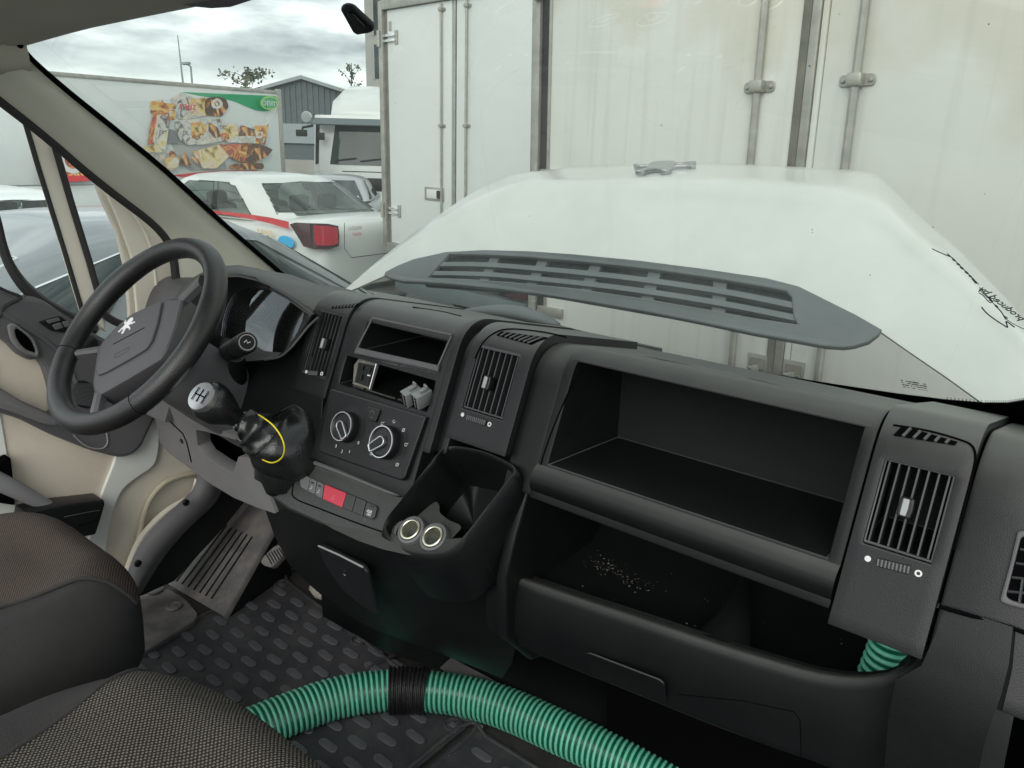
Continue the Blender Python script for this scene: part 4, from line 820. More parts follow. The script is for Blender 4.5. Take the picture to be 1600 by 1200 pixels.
lathe('mirror_knob', [(.018,0),(.016,.012),(.010,.016),(.0,.017)], (hx(138,536,-.90), V((0,1,0)), V((0,0,1)), V((1,0,0))), M['smooth'], dr, 16)
# armrest with top face
am = [(-60,588),(0,606),(40,630),(84,650),(96,660),(92,668),(70,664),(20,645),(-60,618)]
pxplate('armrest', frL(-.905), am, .045, M['greyl'] if 0 else M['grey'], dr, r=.010, bevel=.012)
fr = frL(-.8995); pxplate('speaker_grille', fr, [(113,610),(120,596),(134,594),(150,606),(152,628),(138,640),(120,634)], .004, M['smooth'], dr, r=.01)
bm = bmesh.new()
for k in range(17):
    f = k/16; tube_bm(bm, [hx(114+2*f,604+30*f-4,-.894), hx(150,600+36*f,-.894)], .0011, 4)
fin('speaker_louvre', bm, M['grey2'], dr, smooth=0)
tube('lower_grille_outline', spline([hx(*p,-.898) for p in ((115,680),(135,697),(158,701),(168,692),(166,674))], 4), .0018, M['greyl'], dr, 6)
pxplate('door_pocket', frL(-.93), [(40,800),(95,789),(163,781),(165,787),(158,812),(150,836),(100,845),(30,840)], .06, M['smooth'], dr, r=.006, bevel=.005)
pxplate('pocket_slot', frL(-.8695), [(100,808),(140,800),(158,797),(154,812),(120,822)], .004, M['dash2'], dr, r=.004, bevel=.001)
tube('pocket_rim', [hx(*p,-.90) for p in ((-40,735),(0,753),(45,776),(95,800))], [.022,.021,.017,.010], M['greyl'], dr, 12)
pxplate('rear_pocket', frL(-.925), [(-40,740),(-2,722),(17,714),(22,760),(24,790),(-40,780)], .03, M['black'], dr, r=.006)

# ------------------------------------------------------------------ bonnet, raised
bo = thing('bonnet', 'raised white bonnet seen from behind, carrying a lion badge', 'bonnet', (0,.6,1.5))
BO, BN, BK = V((0,.545,1.477)), V((0,-.722,.692)), .05
def hb(px, py, off=0):
    P_ = hp(px, py, BO, BN)
    for i in range(10): P_ = hp(px, py, BO-BN*(BK*P_.x**2-off), BN)
    return P_
topb = [(533,458),(575,420),(620,384),(680,339),(730,306),(775,282),(800,273),(830,268),(900,262),(1000,257),(1100,255.5),(1200,258),(1300,264),(1350,270),(1372,276),(1392,291),(1430,331),(1500,391),(1560,452),(1640,541),(1700,620)]
botb = [(533,459),(560,449),(600,431),(650,409),(700,397),(760,394),(900,401),(1000,411),(1100,424),(1200,439),(1250,452),(1300,477),(1350,503),(1380,521),(1420,549),(1480,590),(1545,637),(1640,706),(1700,760)]
cols = sorted(set([533,545,560,580,600,625,650,700,1372,1380,1392]+list(range(730,1701,14))))
def endblend(y0, y1, r): return y0+(y1-y0)*r
def nose(f, d): return -.13*d*max(0,1-f/.15)**1.25
rows = []
for f in (0,.02,.045,.07,.095,.12,.15,.19,.24,.30,.38,.48,.58,.68,.78,.9,1.0):
    row = []
    for x in cols:
        yt, yb_ = interp(topb,x), interp(botb,x); q_ = hb(x, yt+(yb_-yt)*f, nose(f, min(1,(yb_-yt)/120)))
        row.append(q_ + BN*(.005*math.exp(-((f-.24)/.06)**2)+.007*math.exp(-((abs(q_.x)-.40)/.05)**2)*max(0,1-f*.5))*min(1,(yb_-yt)/120))
    rows.append(row)
sheet('bonnet_skin', rows, M['bonnet'], bo, thick=.006, nrm=BN, smooth=60)
frB = (BO, V((1,0,0)), V((0,.692,.722)), BN)
bend = lambda p: p - BN*(BK*p.x**2)
def pB(p):  # pixel -> 2D on the bonnet plane, undoing the crown
    q_ = hb(*p); q_ = q_+BN*(BK*q_.x**2); return to2(frB, q_)
gtop = [(606,429),(625,419),(650,409),(700,398),(760,395),(830,397),(900,402),(1000,412),(1100,425),(1200,440),(1250,453),(1300,478),(1340,498),(1378,520)]
gbot = [(1374,528),(1358,540),(1335,547),(1318,549),(1290,547),(1230,536),(1180,527),(1100,510),(1000,490),(920,476),(850,465),(780,456),(720,450),(670,446),(632,444),(612,439),(604,434)]
hole = [(705,402),(760,403),(830,407),(920,415),(1020,426),(1120,441),(1200,455),(1230,461),(1238,470),(1241,500),(1247,512),(1180,502),(1100,487),(1000,470),(900,455),(800,445),(730,440),(672,438)]
gr = plate('cowl_grille', frB, [pB(p) for p in gtop+gbot], [[pB(p) for p in hole]], .014, M['cowl'], bo, .004, bend=bend)
plate('grille_backing', (BO-BN*.024,)+frB[1:], [pB(p) for p in [(690,397),(760,395.5),(830,399),(920,407),(1020,418),(1120,432),(1200,446),(1240,455),(1250,480),(1255,517)]+[(a,b+4) for a,b in hole[11:17]]+[(660,441)]], [], .012, M['mesh'], gr, .001, bend=bend)
for a in ([(692,416),(760,417),(850,424),(950,434),(1050,447),(1150,463),(1243,482)], [(676,430),(760,432),(850,440),(950,451),(1050,465),(1150,482),(1249,502)]):
    ctr = spline([hb(*p) for p in a], 4)
    loft('grille_bar', [[p+BN*.004+dv_*s1+BN*s2 for s1,s2 in ((-.0066,-.006),(.0066,-.006),(.0066,.006),(-.0066,.006))] for p in ctr for dv_ in (frB[2],)], M['cowl'], gr, smooth=30)
for a, b in (((775,399),(752,447)),((850,404),(826,452)),((932,411),(912,462)),((1024,421),(1008,478)),((1125,435),(1122,496))):
    s, e_ = hb(*a), hb(*b); s += BN*-.002; e_ += BN*-.002; w_ = .0145
    loft('grille_post', [[p+V((w_,0,0))*s1+BN*s2 for s1,s2 in ((-1,-.012),(1,-.012),(1,.002),(-1,.002))] for p in (s, s.lerp(e_,.5), e_)], M['cowl'], gr, smooth=30)
# lion badge lying on the nose (chrome, standing proud)
bd = []
def lion(fr, k, mt, parent, thick, bend=None, nm='lion_badge'):
    body = [(-.30,.46),(-.22,.60),(-.04,.66),(.12,.60),(.20,.47),(.16,.36),(.30,.30),(.52,.44),(.62,.42),(.60,.34),(.50,.31),(.36,.16),(.20,.16),(.16,.02),(.34,-.02),(.56,-.10),(.60,-.22),(.50,-.26),(.44,-.18),(.20,-.16),(.02,-.24),(.10,-.42),(.12,-.62),(.02,-.70),(-.12,-.66),(-.06,-.58),(-.08,-.44),(-.22,-.30),(-.36,-.44),(-.40,-.62),(-.54,-.66),(-.60,-.58),(-.48,-.52),(-.46,-.36),(-.36,-.16),(-.34,.08),(-.50,.02),(-.62,.12),(-.66,.34),(-.60,.36),(-.54,.2),(-.44,.16),(-.34,.26)]
    return plate(nm, fr, round2([(a*k, b*k) for a, b in body], .05*k, 2), [], thick, mt, parent, min(.002,k*.03), bend=bend)
def onnose(px, py):
    f = (py-interp(topb,px))/(interp(botb,px)-interp(topb,px)); return hb(px, py, nose(f, 1))
P0 = onnose(1040,265); vb = (onnose(1040,260)-onnose(1040,270)).normalized(); ub = (V((1,0,0))-vb*vb.x).normalized()
lion((P0, ub, vb, ub.cross(vb)), .125, mat('dull_badge_metal',(.40,.41,.42),.28,.85), bo, .012)
for p, s in (((1092,298),.010),((1283,378),.004)):
    q_ = hb(*p,.002); mesh('paint_chip', [q_+V((-s,0,0))-frB[2]*s*1.3, q_+V((s*.2,0,0))-frB[2]*s*.2, q_+V((s*1.1,0,0))+frB[2]*s*1.2, q_+V((-.2*s,0,0))+frB[2]*s*.6], [(0,1,2,3)], M['greyl'], bo, smooth=0)

# ------------------------------------------------------------------ wiper lying on the cowl outside
t = thing('windscreen_wiper', 'black wiper with a humped pivot cover resting below the windscreen', 'wiper', hws(850,505,-.03))
ar = [hws(*p, off=-.03) for p in ((720,487),(760,486),(800,488),(840,497),(872,508))]
loft('arm_cover', [[p+V((0,.020*w_*math.cos(a)*1.2,.016*w_*math.sin(a))) for a in [2*math.pi*k/12 for k in range(12)]] for p, w_ in zip(spline(ar,4), [ .15+.95*math.sin(math.pi*(i+.6)/18) for i in range(17)])], M['cowl'], t, smooth=60)
tube('wiper_arm', [hws(*p, off=-.035) for p in ((850,505),(900,518),(960,532),(1018,545))], .005, M['seal'], t, 8)
bl = [hws(*p, off=-.025) for p in ((870,516),(940,531),(1000,544),(1032,551))]
loft('wiper_blade', [[p+V((0,dy,dz)) for dy,dz in ((-.004,-.010),(.004,-.010),(.008,.002),(.004,.009),(-.004,.009),(-.008,.002))] for p in spline(bl,5)], M['smooth'], t, smooth=40)
# ------------------------------------------------------------------ dashboard
TN = V((0,-1,.42)).normalized(); TV = V((0,.42,1)).normalized(); TO = V((0,0,1.535))
def T(px, py, d=0): return hp(px, py, TO+TN*d, TN)
def frT_(d=0): return (TO+TN*d, V((1,0,0)), TV, TN)
def prof(d, zb, r=.07, yr=.30):
    n = V((-.9220,.3872)); dn = V((-.3872,-.9220)); m_ = V((.2242,.9745)); fw = V((.9745,-.2242))
    p = V((0,1.535))+n*d; q = V((.0138,1.568))+m_*d
    # intersect p+dn*a with q+fw*b
    det = dn.x*(-fw.y)+fw.x*dn.y; w = q-p; a = (w.x*(-fw.y)+fw.x*w.y)/det; X = p+dn*a
    tl = r*math.tan(math.radians(40)); A, B = X+fw*tl, X+dn*tl
    if yr < A.x: yr = A.x+.001
    pts = [X+fw*((yr-X.x)/fw.x)]
    pts += [pts[0].lerp(A, k/5) for k in range(1,5)]
    pts += [A*(1-t)**2+X*2*t*(1-t)*.985+B*t*t+X*2*t*(1-t)*.015 for t in [k/12 for k in range(13)]]
    n_ = 12; z0 = pts[-1].y; end = p+dn*((p.y-zb)/.9220)
    pts += [pts[-1].lerp(end, k/n_) for k in range(1, n_+1)]
    return pts
def split(pts, z):
    """index after inserting a point at height z on the falling front part"""
    i0 = max(range(len(pts)), key=lambda i: pts[i].y)
    for i in range(i0, len(pts)-1):
        if pts[i].y >= z >= pts[i+1].y:
            f = (pts[i].y-z)/max(pts[i].y-pts[i+1].y,1e-9)
            if f < 1e-4: return i
            if f > 1-1e-4: return i+1
            pts.insert(i+1, pts[i].lerp(pts[i+1], f)); return i+1
    return len(pts)-1
def faceseg(name, x0, x1, d, zb, ops, mt, parent, depth=.08, r=.07, yr=.30, ret=.06, bev=.0042, floor_drop=0, inner=None):
    pts = prof(d, zb, r, yr); cuts = []
    for xa, xb, zt, zo in ops: cuts.append((split(pts, zt), None))
    pts = prof(d, zb, r, yr)
    for xa, xb, zt, zo in ops: split(pts, zt); split(pts, zo)
    idx = [(xa, xb, split(pts,zt), split(pts,zo)) for xa, xb, zt, zo in ops]
    bm = bmesh.new(); N = len(pts); inner_f = []
    xs_ = sorted({x0, x1}|{a for a,_,_,_ in ops}|{b for _,b,_,_ in ops})
    vg = {x: [bm.verts.new((x, p.x, p.y)) for p in pts] for x in xs_}
    for xa, xb in zip(xs_, xs_[1:]):
        for i in range(N-1):
            if any(a <= xa+1e-6 and xb <= b+1e-6 and t_ <= i < o_ for a, b, t_, o_ in idx): continue
            bm.faces.new((vg[xa][i], vg[xb][i], vg[xb][i+1], vg[xa][i+1]))
    # ends and bottom return
    back = {x: (bm.verts.new((x, pts[-1].x+ret, zb)), bm.verts.new((x, max(pts[0].x, pts[-1].x+ret+.01), zb))) for x in (x0, x1)}
    for x in (x0, x1): bm.faces.new(vg[x]+[back[x][0], back[x][1]])
    bm.faces.new([vg[x][-1] for x in xs_]+[back[x1][0], back[x0][0]])
    ib = bmesh.new() if inner else None
    for xa, xb, t_, o_ in idx:
        tgt = bm
        fr_ = [(x, pts[i]) for x in (xa, xb) for i in range(t_, o_+1)]
        L0 = [tgt.verts.new((xa, pts[i].x, pts[i].y)) for i in range(t_, o_+1)]; R0 = [tgt.verts.new((xb, pts[i].x, pts[i].y)) for i in range(t_, o_+1)]
        yb = max(pts[i].x for i in range(t_, o_+1))+depth; dz = floor_drop
        zz_ = (pts[t_].y-.26*depth, pts[o_].y-dz); LB = [tgt.verts.new((xa, yb, q)) for q in zz_]; RB = [tgt.verts.new((xb, yb, q)) for q in zz_]
        for vv4 in (L0+[LB[1], LB[0]], R0+[RB[1], RB[0]], (L0[0], R0[0], RB[0], LB[0]), (L0[-1], R0[-1], RB[1], LB[1]), (LB[0], RB[0], RB[1], LB[1])): tgt.faces.new(vv4).material_index = 1
    return fin(name, bm, [mt, M['dashin']], parent, bevel=bev, smooth=30, ang=40)
def hs(px, py, d=0, zb=1.1):
    """where the line of sight meets the fascia profile offset by d; returns point and normal"""
    pts = prof(d, zb, .07, .62); D = ray(px, py); best = None
    for a, b in zip(pts, pts[1:]):
        e_ = b-a; nrm = V((e_.y, -e_.x)); den = D.y*nrm.x+D.z*nrm.y
        if abs(den) < 1e-9: continue
        t_ = ((a.x-CAM.y)*nrm.x+(a.y-CAM.z)*nrm.y)/den; P_ = CAM+D*t_; s = (V((P_.y,P_.z))-a).dot(e_)/e_.length_squared
        if t_ > .1 and -.001 <= s <= 1.001 and (best is None or t_ < best[0]):
            n3 = V((0, nrm.x, nrm.y)).normalized(); n3 = n3 if n3.dot(D) < 0 else -n3; best = (t_, P_, n3)
    return (best[1], best[2]) if best else (T(px,py,d), TN)
db = thing('dashboard', 'long black dashboard across the cab with vents, open radio slot and shelves', 'dashboard', (0,.1,1.3))
zt_top = M['dtop']
lp = faceseg('vent_housing', -.246,-.149,.006,1.398,[(-.228,-.161,1.537,1.430)], M['dash2'], db, depth=.05)
faceseg('centre_surround', -.146,.104,.004,1.300,[(-.100,.089,1.535,1.488),(-.126,.091,1.476,1.428)], M['dash2'], db, depth=.13, r=.075)
for x0,x1,d in ((-.1495,-.1405,-.004),(.104,.1075,-.006),(.1075,.124,.010),(.124,.144,-.004)): faceseg('surround_rib', x0,x1,d,1.375 if x0>0 else 1.38,[], M['dash2'], db, bev=.0025)
rp = faceseg('vent_housing', .145,.262,.008,1.405,[(.161,.240,1.540,1.450)], M['dash2'], db, depth=.05)
faceseg('fascia', .2625,.313,-.004,1.362,[], M['dash'], db)
sh = faceseg('open_shelf', .314,.7265,.0,1.362,[(.331,.712,1.546,1.410)], M['dash'], db, depth=.125, r=.055, bev=.004, floor_drop=.012)
pv = faceseg('vent_housing', .7295,.8215,.007,1.352,[(.742,.8085,1.524,1.438)], M['dash2'], db, depth=.05)
faceseg('end_panel', .8235,.915,.0,1.33,[], M['dash2'], db, r=.09)
faceseg('lower_end_panel', .828,.915,.0,.95,[], M['dash'], db, r=.09, yr=-.1) if 0 else None
faceseg('left_end', -.93,-.70,-.04,1.22,[], M['grey2'], db, r=.09)
# dash top towards the glass
xs2 = [-.90+1.81*i/20 for i in range(21)]
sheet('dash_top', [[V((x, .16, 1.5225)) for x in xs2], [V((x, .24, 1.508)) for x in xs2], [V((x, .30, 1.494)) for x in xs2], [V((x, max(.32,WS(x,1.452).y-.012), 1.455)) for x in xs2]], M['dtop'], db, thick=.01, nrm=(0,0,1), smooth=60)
# lid and seams on the passenger side top
def seam(pts, d, w, mt=None, n=4, nm='panel_gap', parent=None):
    return tube(nm, spline([hs(*p, d)[0] for p in pts], n), w, mt or M['black'], parent or db, 6)
lid = [[hs(*p,.0)[0]+hs(*p,.0)[1]*.003 for p in r] for r in ([(905,554),(960,564),(1060,587),(1160,611),(1260,637),(1358,664)],[(915,549),(965,557),(1062,578),(1165,602),(1270,629),(1370,656)],[(935,547),(980,553),(1075,571),(1180,594),(1285,620),(1384,647)])]
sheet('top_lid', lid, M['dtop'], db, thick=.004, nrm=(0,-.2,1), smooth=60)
seam([(898,553),(960,566),(1060,590),(1160,615),(1260,641),(1352,667)], .0, .0022); seam([(890,561),(915,556),(960,565),(1060,589),(1160,616),(1260,643),(1372,672)], .001, .0012)
seam([(1000,557),(1100,577),(1200,600),(1300,624),(1362,640),(1378,645)], .0, .0022); seam([(645,480),(690,487),(720,494)], .004, .0014)
seam([(966,557),(935,560),(915,571),(896,598),(876,640),(860,680),(848,715),(838,752)], .0, .0013)
# air vents: vanes, thumb tab, wheel
def vent(parent, d, x0, x1, zt, zo, nv, tabpx, wheelpx, dots, tilt=0):
    def tz(x, z, dd): # point on T at height z with offset dd
        return V((x, (z-1.535)*.42, z)) + TN*dd
    for k in range(nv):
        x = x0+(x1-x0)*(k+.5)/nv
        q = [(tz(x,z,dd)) for z in (zo-.002, zt+.003) for dd in (d-.004, d-.022)]; w_ = .0009
        if k == 0:
            vs = [p+V((s*w_*(1 if i%2==0 else .6),0,0)) for s in (-1,1) for i,p in enumerate(q)]
            v0 = mesh('vane', vs, [(0,1,3,2),(4,6,7,5),(0,4,5,1),(2,3,7,6),(0,2,6,4),(1,5,7,3)], M['slat'], parent, smooth=0)
            x00 = x
        else: dup(v0, parent, V((x-x00,0,0)))
    xm = (x0+x1)/2; zm = (zt+zo)/2
    fr = (tz(xm,zm,d-.010),)+frT_()[1:]
    tubef = plate('vent_frame', (tz(0,1.535,d-.006),)+frT_()[1:], [(x0-.0005,(zo-1.535)*1.0846-.001),(x1+.0005,(zo-1.535)*1.0846-.001),(x1+.0005,(zt-1.535)*1.0846+.001),(x0-.0005,(zt-1.535)*1.0846+.001)], [[(x0+.002,(zo-1.535)*1.0846+.002),(x1-.002,(zo-1.535)*1.0846+.002),(x1-.002,(zt-1.535)*1.0846-.004),(x0+.002,(zt-1.535)*1.0846-.004)]], .004, M['slat'], parent, .001)
    tp = hp(*tabpx, tz(0,1.535,d+.002), TN); fr = (tp-TN*.016,)+frT_()[1:]
    tb = plate('vent_tab', fr, round2([(-.0065,-.011),(.0065,-.011),(.0075,0),(.0065,.011),(-.0065,.011),(-.0075,0)], .003), [], .018, M['smooth'], parent, .002)
    plate('tab_insert', (tp+TN*.0018,)+frT_()[1:], round2([(-.0035,-.009),(.0025,-.009),(.003,0),(.0025,.009),(-.0035,.009)], .0015), [], .003, M['tab'], tb, .001)
    wp = [hp(*p, tz(0,1.535,d), TN) for p in wheelpx]; u = (wp[1]-wp[0]); L_ = u.length; u.normalize(); vv_ = TN.cross(u)
    fr = (wp[0]-TN*.006, u, vv_, TN)
    th = plate('vent_wheel', fr, round2([(0,-.0045),(L_,-.0045),(L_,.0045),(0,.0045)], .0012), [], .0085, M['smooth'], parent, .0008)
    n_ = max(5,int(L_/.0035))
    bm = bmesh.new()
    for k in range(n_):
        box(bm, wp[0]+u*(L_*(k+.5)/n_)+TN*.0034, L_/n_*.5, .0078, .0022, frame_rot(u,vv_,TN))
    fin('wheel_rib', bm, M['switchg'], th, bevel=.0005)
    for s in (-1,1):
        pass
    c0_ = hp(*dots[0], tz(0,1.535,d), TN); c1_ = hp(*dots[1], tz(0,1.535,d), TN)
    plate('dot_print', (c0_,)+frT_()[1:], el(0,0,.0032,.0032,14), [], .0008, M['print'], parent, .0002)
    plate('ring_print', (c1_,)+frT_()[1:], el(0,0,.0036,.0036,14), [el(0,0,.0018,.0018,12)], .0008, M['print'], parent, .0002)
vent(lp, .006, -.228,-.161,1.537,1.430,7,(506,537),((484,583),(498,584)),((479,581),(503,584)))
vent(rp, .008, .161,.240,1.540,1.450,7,(760,598),((731,652),(760,661)),((723,648),(765,663)))
vent(pv, .007, .742,.8085,1.524,1.438,7,(1415,793),((1370,878),(1423,891)),((1356,873),(1435,896)))
# pvent: chamfer rail at the left of the aperture, overhang above

# demister slots on the pod tops
def slots(parent, d, quads):
    for q_ in quads:
        vs = [hs(*p, d)[0]+hs(*p, d)[1]*.0016 for p in q_]; mesh('demister_slot', vs+[v-V((0,0,.001)) for v in vs], [(0,1,2,3),(0,1,5,4),(1,2,6,5),(2,3,7,6),(3,0,4,7)], M['black'], parent, smooth=0)
def slotrow(parent, d, a, b, c, e_, n, gap=.3):
    # a->b top edge, c->e bottom edge
    for k in range(n):
        f0, f1 = (k+gap*.5)/n, (k+1-gap*.5)/n; L_ = lambda p,q,f: (p[0]+(q[0]-p[0])*f, p[1]+(q[1]-p[1])*f)
        vs = [L_(a,b,f0), L_(a,b,f1), L_(c,e_,f1), L_(c,e_,f0)]; slots(parent, d, [vs])
        p0, p1 = hs(*L_(a,b,f1+gap/n*.5), d), hs(*L_(c,e_,f1+gap/n*.5), d)
        if k < n-1: tube('slot_rib', [p0[0]+p0[1]*.0016, p1[0]+p1[1]*.0016], .0017, M['dtop'], parent, 6)
slotrow(pv, .007, (1408,666),(1498,692),(1394,680),(1494,696), 6, .26)
slotrow(rp, .008, (783,519),(858,529),(775,524),(832,539), 8, .28)
slotrow(lp, .006, (520,479),(563,475),(518,482),(558,480), 8, .35)
for pod, pth, d in ((pv, [(1396,664),(1450,673),(1500,687),(1518,696),(1524,712),(1520,740),(1505,800),(1490,860)], .0075), (rp,[(742,560),(755,535),(775,519),(800,514),(850,519),(885,527)], .0085)):
    seam(pth, d, .0012, M['black'], 4, 'pod_gap', pod)
# radio bay: cage, connector
cage = boxo('radio_cage', hy(600,570,.03)+V((0,0,0)), .001,.001,.001, M['alu'], db)
def tq(px,py,d): return T(px,py,d)
fr = frT_(-.012)
pxplate('cage_side', fr, [(553,570),(560,560),(590,566),(577,609),(551,600)], .006, M['sealg'], cage, bevel=.001)
pxplate('cage_pocket', frT_(-.0055), [(560,566),(584,571),(574,604),(554,597)], .003, M['smooth'], cage, bevel=.0008)
for p in ([(563,570),(568,571),(566,578),(561,577)],[(571,572),(579,574),(577,581),(569,579)],[(560,583),(566,585),(564,594),(558,592)]): pxplate('cage_relief', frT_(-.002), p, .003, M['dash2'], cage, bevel=.0006)
pxplate('cage_tag', frT_(-.001), [(574,585),(578,586),(577.5,588),(573.5,587)], .002, M['print'], cage, bevel=.0003)
for a, b in (((590,563),(622,570)),((626,571),(664,580)),((667,580),(678,583)),((553,603),(569,608)),((573,609),(618,623)),((622,624),(640,629))):
    tube('cage_strip', [T(*a,.0045), T(*b,.0045)], .0017, M['chrome'], cage, 6)
tube('cage_edge', [T(588,567,-.005),T(577,608,-.005)], .0012, M['chrome'], cage, 6); tube('cage_edge', [T(571,560,-.005),T(551,600,-.005)], .001, M['chrome'], cage, 6)
cn = thing('wiring_connector', 'pair of grey wiring plugs poking out of the empty radio slot', 'connector', T(652,620,.002))
rot = Matrix.Rotation(-.25,3,'Z') @ Matrix.Rotation(.32,3,'X') @ Matrix.Rotation(.3,3,'Y')
u, vv_, w_ = rot @ V((1,0,0)), rot @ V((0,0,1)), rot @ V((0,-1,0))
for k, (px, py, off) in enumerate(((643,618,.004),(660,622,.001))):
    c = T(px,py,off); blk = boxo('plug_body', c, .017,.030,.027, M['conn'], cn, rot, .0015)
    for i in range(2):
        for j in range(4): boxo('plug_pin', c+u*(-.004+.008*i)+vv_*(-.0095+.0063*j)+w_*.0149, .0045,.0015,.0042, M['black'], blk, rot, 0)
    boxo('plug_latch', c+vv_*.016+u*.002-w_*.003, .006,.014,.006, M['conn'], blk, rot, .001); boxo('plug_latch', c+vv_*.021+u*.002-w_*.008, .009,.003,.007, M['conn'], blk, rot, .001)
    boxo('plug_rib', c-u*.0092-w_*.002, .0015,.022,.018, M['conn'], blk, rot, .0005)
pxplate('lightened_pocket_bar', frT_(.003), [(556,542),(685,570.5),(683,581),(552,552)], .006, M['grey2'], db, r=.001, bevel=.002)  # grey paints in the light caught by its upturned face
plate('pocket_frame', frT_(.0025), round2([(-.137,-.001),(.097,-.001),(.097,-.058),(-.137,-.058)],.004), [round2([(-.1325,-.0045),(.0925,-.0045),(.0925,-.054),(-.1325,-.054)],.003)], .005, M['grey2'], db, .0018) if 0 else None
tube('pocket_edge', [T(582,497,.006),T(706,523.5,.006)], .0022, M['grey2'], db, 8); tube('pocket_edge', [T(706,523.5,.005),T(690,560,.005),T(685,571,.005)], .0017, M['grey2'], db, 8); tube('pocket_edge', [T(582,497,.005),T(566,528,.005),T(557,546,.005)], .0017, M['grey2'], db, 8)
# climate panel with two knobs
cp = pxplate('climate_panel', frT_(.0045), [(515,610),(519,607.5),(665,651),(663,658),(632,747),(626,751),(500,707),(497,701)], .008, M['dash2'], db, r=.004, bevel=.0025)
cd_ = .0125
def knob(cx, cy, rd, rk, ang, rpx):
    c = T(cx,cy,cd_); fr = (c,)+frT_()[1:]
    dial = lathe('dial_plate', [(rd,0),(rd,.0006),(rk*1.02,.0012),(0,.0012)], (c-TN*.0002,)+fr[1:], M['smooth'], cp, 40)
    kb = lathe('knob', [(rk,0),(rk*1.0,.010),(rk*.97,.016),(rk*.93,.0175),(rk*.86,.0165),(rk*.80,.0150),(.0,.0150)], fr, M['smooth'], cp, 40, smooth=40)
    lathe('knob_ring', [(rk*.955,.0165),(rk*.94,.0184),(rk*.89,.0184),(rk*.87,.0165)], fr, M['silver'], kb, 40, cap=False, smooth=60)
    R2 = Matrix.Rotation(ang, 2)
    def rr(p): q_ = R2 @ V(p); return (q_.x, q_.y)
    tear = [(-.0065,-rk*.95),(.0065,-rk*.95),(.0085,.002),(.0072,.0065),(.003,.0095),(-.003,.0095),(-.0072,.0065),(-.0085,.002)]
    tear = [(a*rk/.026, b) for a, b in tear]
    plate('pointer_edge', (c+TN*.0148,)+fr[1:], [rr(p) for p in round2(tear,.003)], [[rr((a*.72, b*.86-.0006)) for a, b in round2(tear,.003)]], .0065, M['silver'], kb, .0008)
    plate('pointer', (c+TN*.0148,)+fr[1:], [rr((a*.74, b*.88-.0006)) for a, b in round2(tear,.003)], [], .0055, M['dash2'], kb, .001)
    return fr
f1 = knob(545,668,.0365,.0262,math.radians(48),0)
f2 = knob(607,692,.0395,.0275,math.radians(-50),0)
def on(px,py): return (T(px,py,cd_+.0016),)+frT_()[1:]
for s, p in (('3',(525,697)),('2',(534.5,705.5)),('1',(546,706)),('0',(560,692))): text('numeral', s, on(*p), .0075, M['print'], cp, depth=.0002)
def icon(c, kind):
    fr = (T(*c,cd_+.0016),)+frT_()[1:]
    if kind == 0: polyrib('symbol', [(-.003,-.002),(-.003,.002),(.0015,.002),(.0035,.0035)], .0007, fr, M['print'], cp); polyrib('symbol', [(-.003,-.002),(.001,-.002),(.002,.0005)], .0007, fr, M['print'], cp)
    elif kind == 1: polyrib('symbol', [(0,.003),(-.003,0),(0,-.0025),(.003,.001)], .0008, fr, M['print'], cp)
    else:
        polyrib('symbol', el(0,0,.0028,.0024,10), .0007, fr, M['print'], cp, closed=True); polyrib('symbol', [(-.003,-.003),(.003,.003)], .0006, fr, M['print'], cp)
for p,k in (((598,662),0),((616,659),1),((631,672),2),((635,695),0),((621,726),2),((585,677),1),((581,709),0)): icon(p,k)
bt_ = pxplate('recirculation_button', frT_(.0125), [(574,635),(593,640),(591,648),(586,660),(575,657),(573,650)], .004, M['dash2'], cp, r=.003, bevel=.0012)
polyrib('symbol', [(-.004,-.002),(-.004,.003),(.003,.003),(.004,.0),(.004,-.002)], .0006, (T(582,645,.0168),)+frT_()[1:], M['printg'], cp); polyrib('symbol', [(-.002,0),(.002,0)], .0008, (T(581,652,.0168),)+frT_()[1:], M['printg'], cp)
# lower console: sloping switch face
LO = V((0,-.09,1.29)); LN = V((0,-.79,.614)).normalized(); LVv = V((0,.614,.79)).normalized()
def frLc(d=0): return (LO+LN*d, V((1,0,0)), LVv, LN)
face = [(472,694),(470,712),(478,721),(520,736),(570,755),(610,771),(625,776),(640,770),(668,738),(690,712),(703,700),(712,704),(700,720),(660,772),(640,800),(618,830),(622,850),(650,866),(705,868),(700,876),(640,874),(560,846),(490,815),(450,797),(424,778),(404,750),(400,735),(404,722),(408,738),(424,752),(442,760),(452,757),(461,735)]
fc = pxplate('console_face', frLc(-.035), face, .035, M['dash2'], db, r=.008, bevel=.005)
seam_l = lambda pts, w=.0012, mt=None: tube('panel_gap', spline([hp(*p, LO+LN*.0005, LN) for p in pts], 4), w, mt or M['black'], fc, 6)
seam_l([(462,735),(458,760),(460,778),(500,795),(560,818),(600,832)]); seam_l([(466,738),(470,741)],.001)
tube('ridge', spline([hp(*p, LO+LN*.003, LN) for p in ((476,700),(474,712),(482,719),(530,737),(580,757),(615,770),(633,768),(660,742),(690,708))], 4), .0042, M['grey2'], fc, 8)
sq = lambda x0,x1: [(x0,0),(x1,0)]
bx = [(470,740),(484,746),(495,751),(506,756),(541,770),(556,776),(572,783),(588,790)]; by = [(466,757),(480,767),(491,772),(503,779),(534,793),(549,799),(566,806),(584,811)]
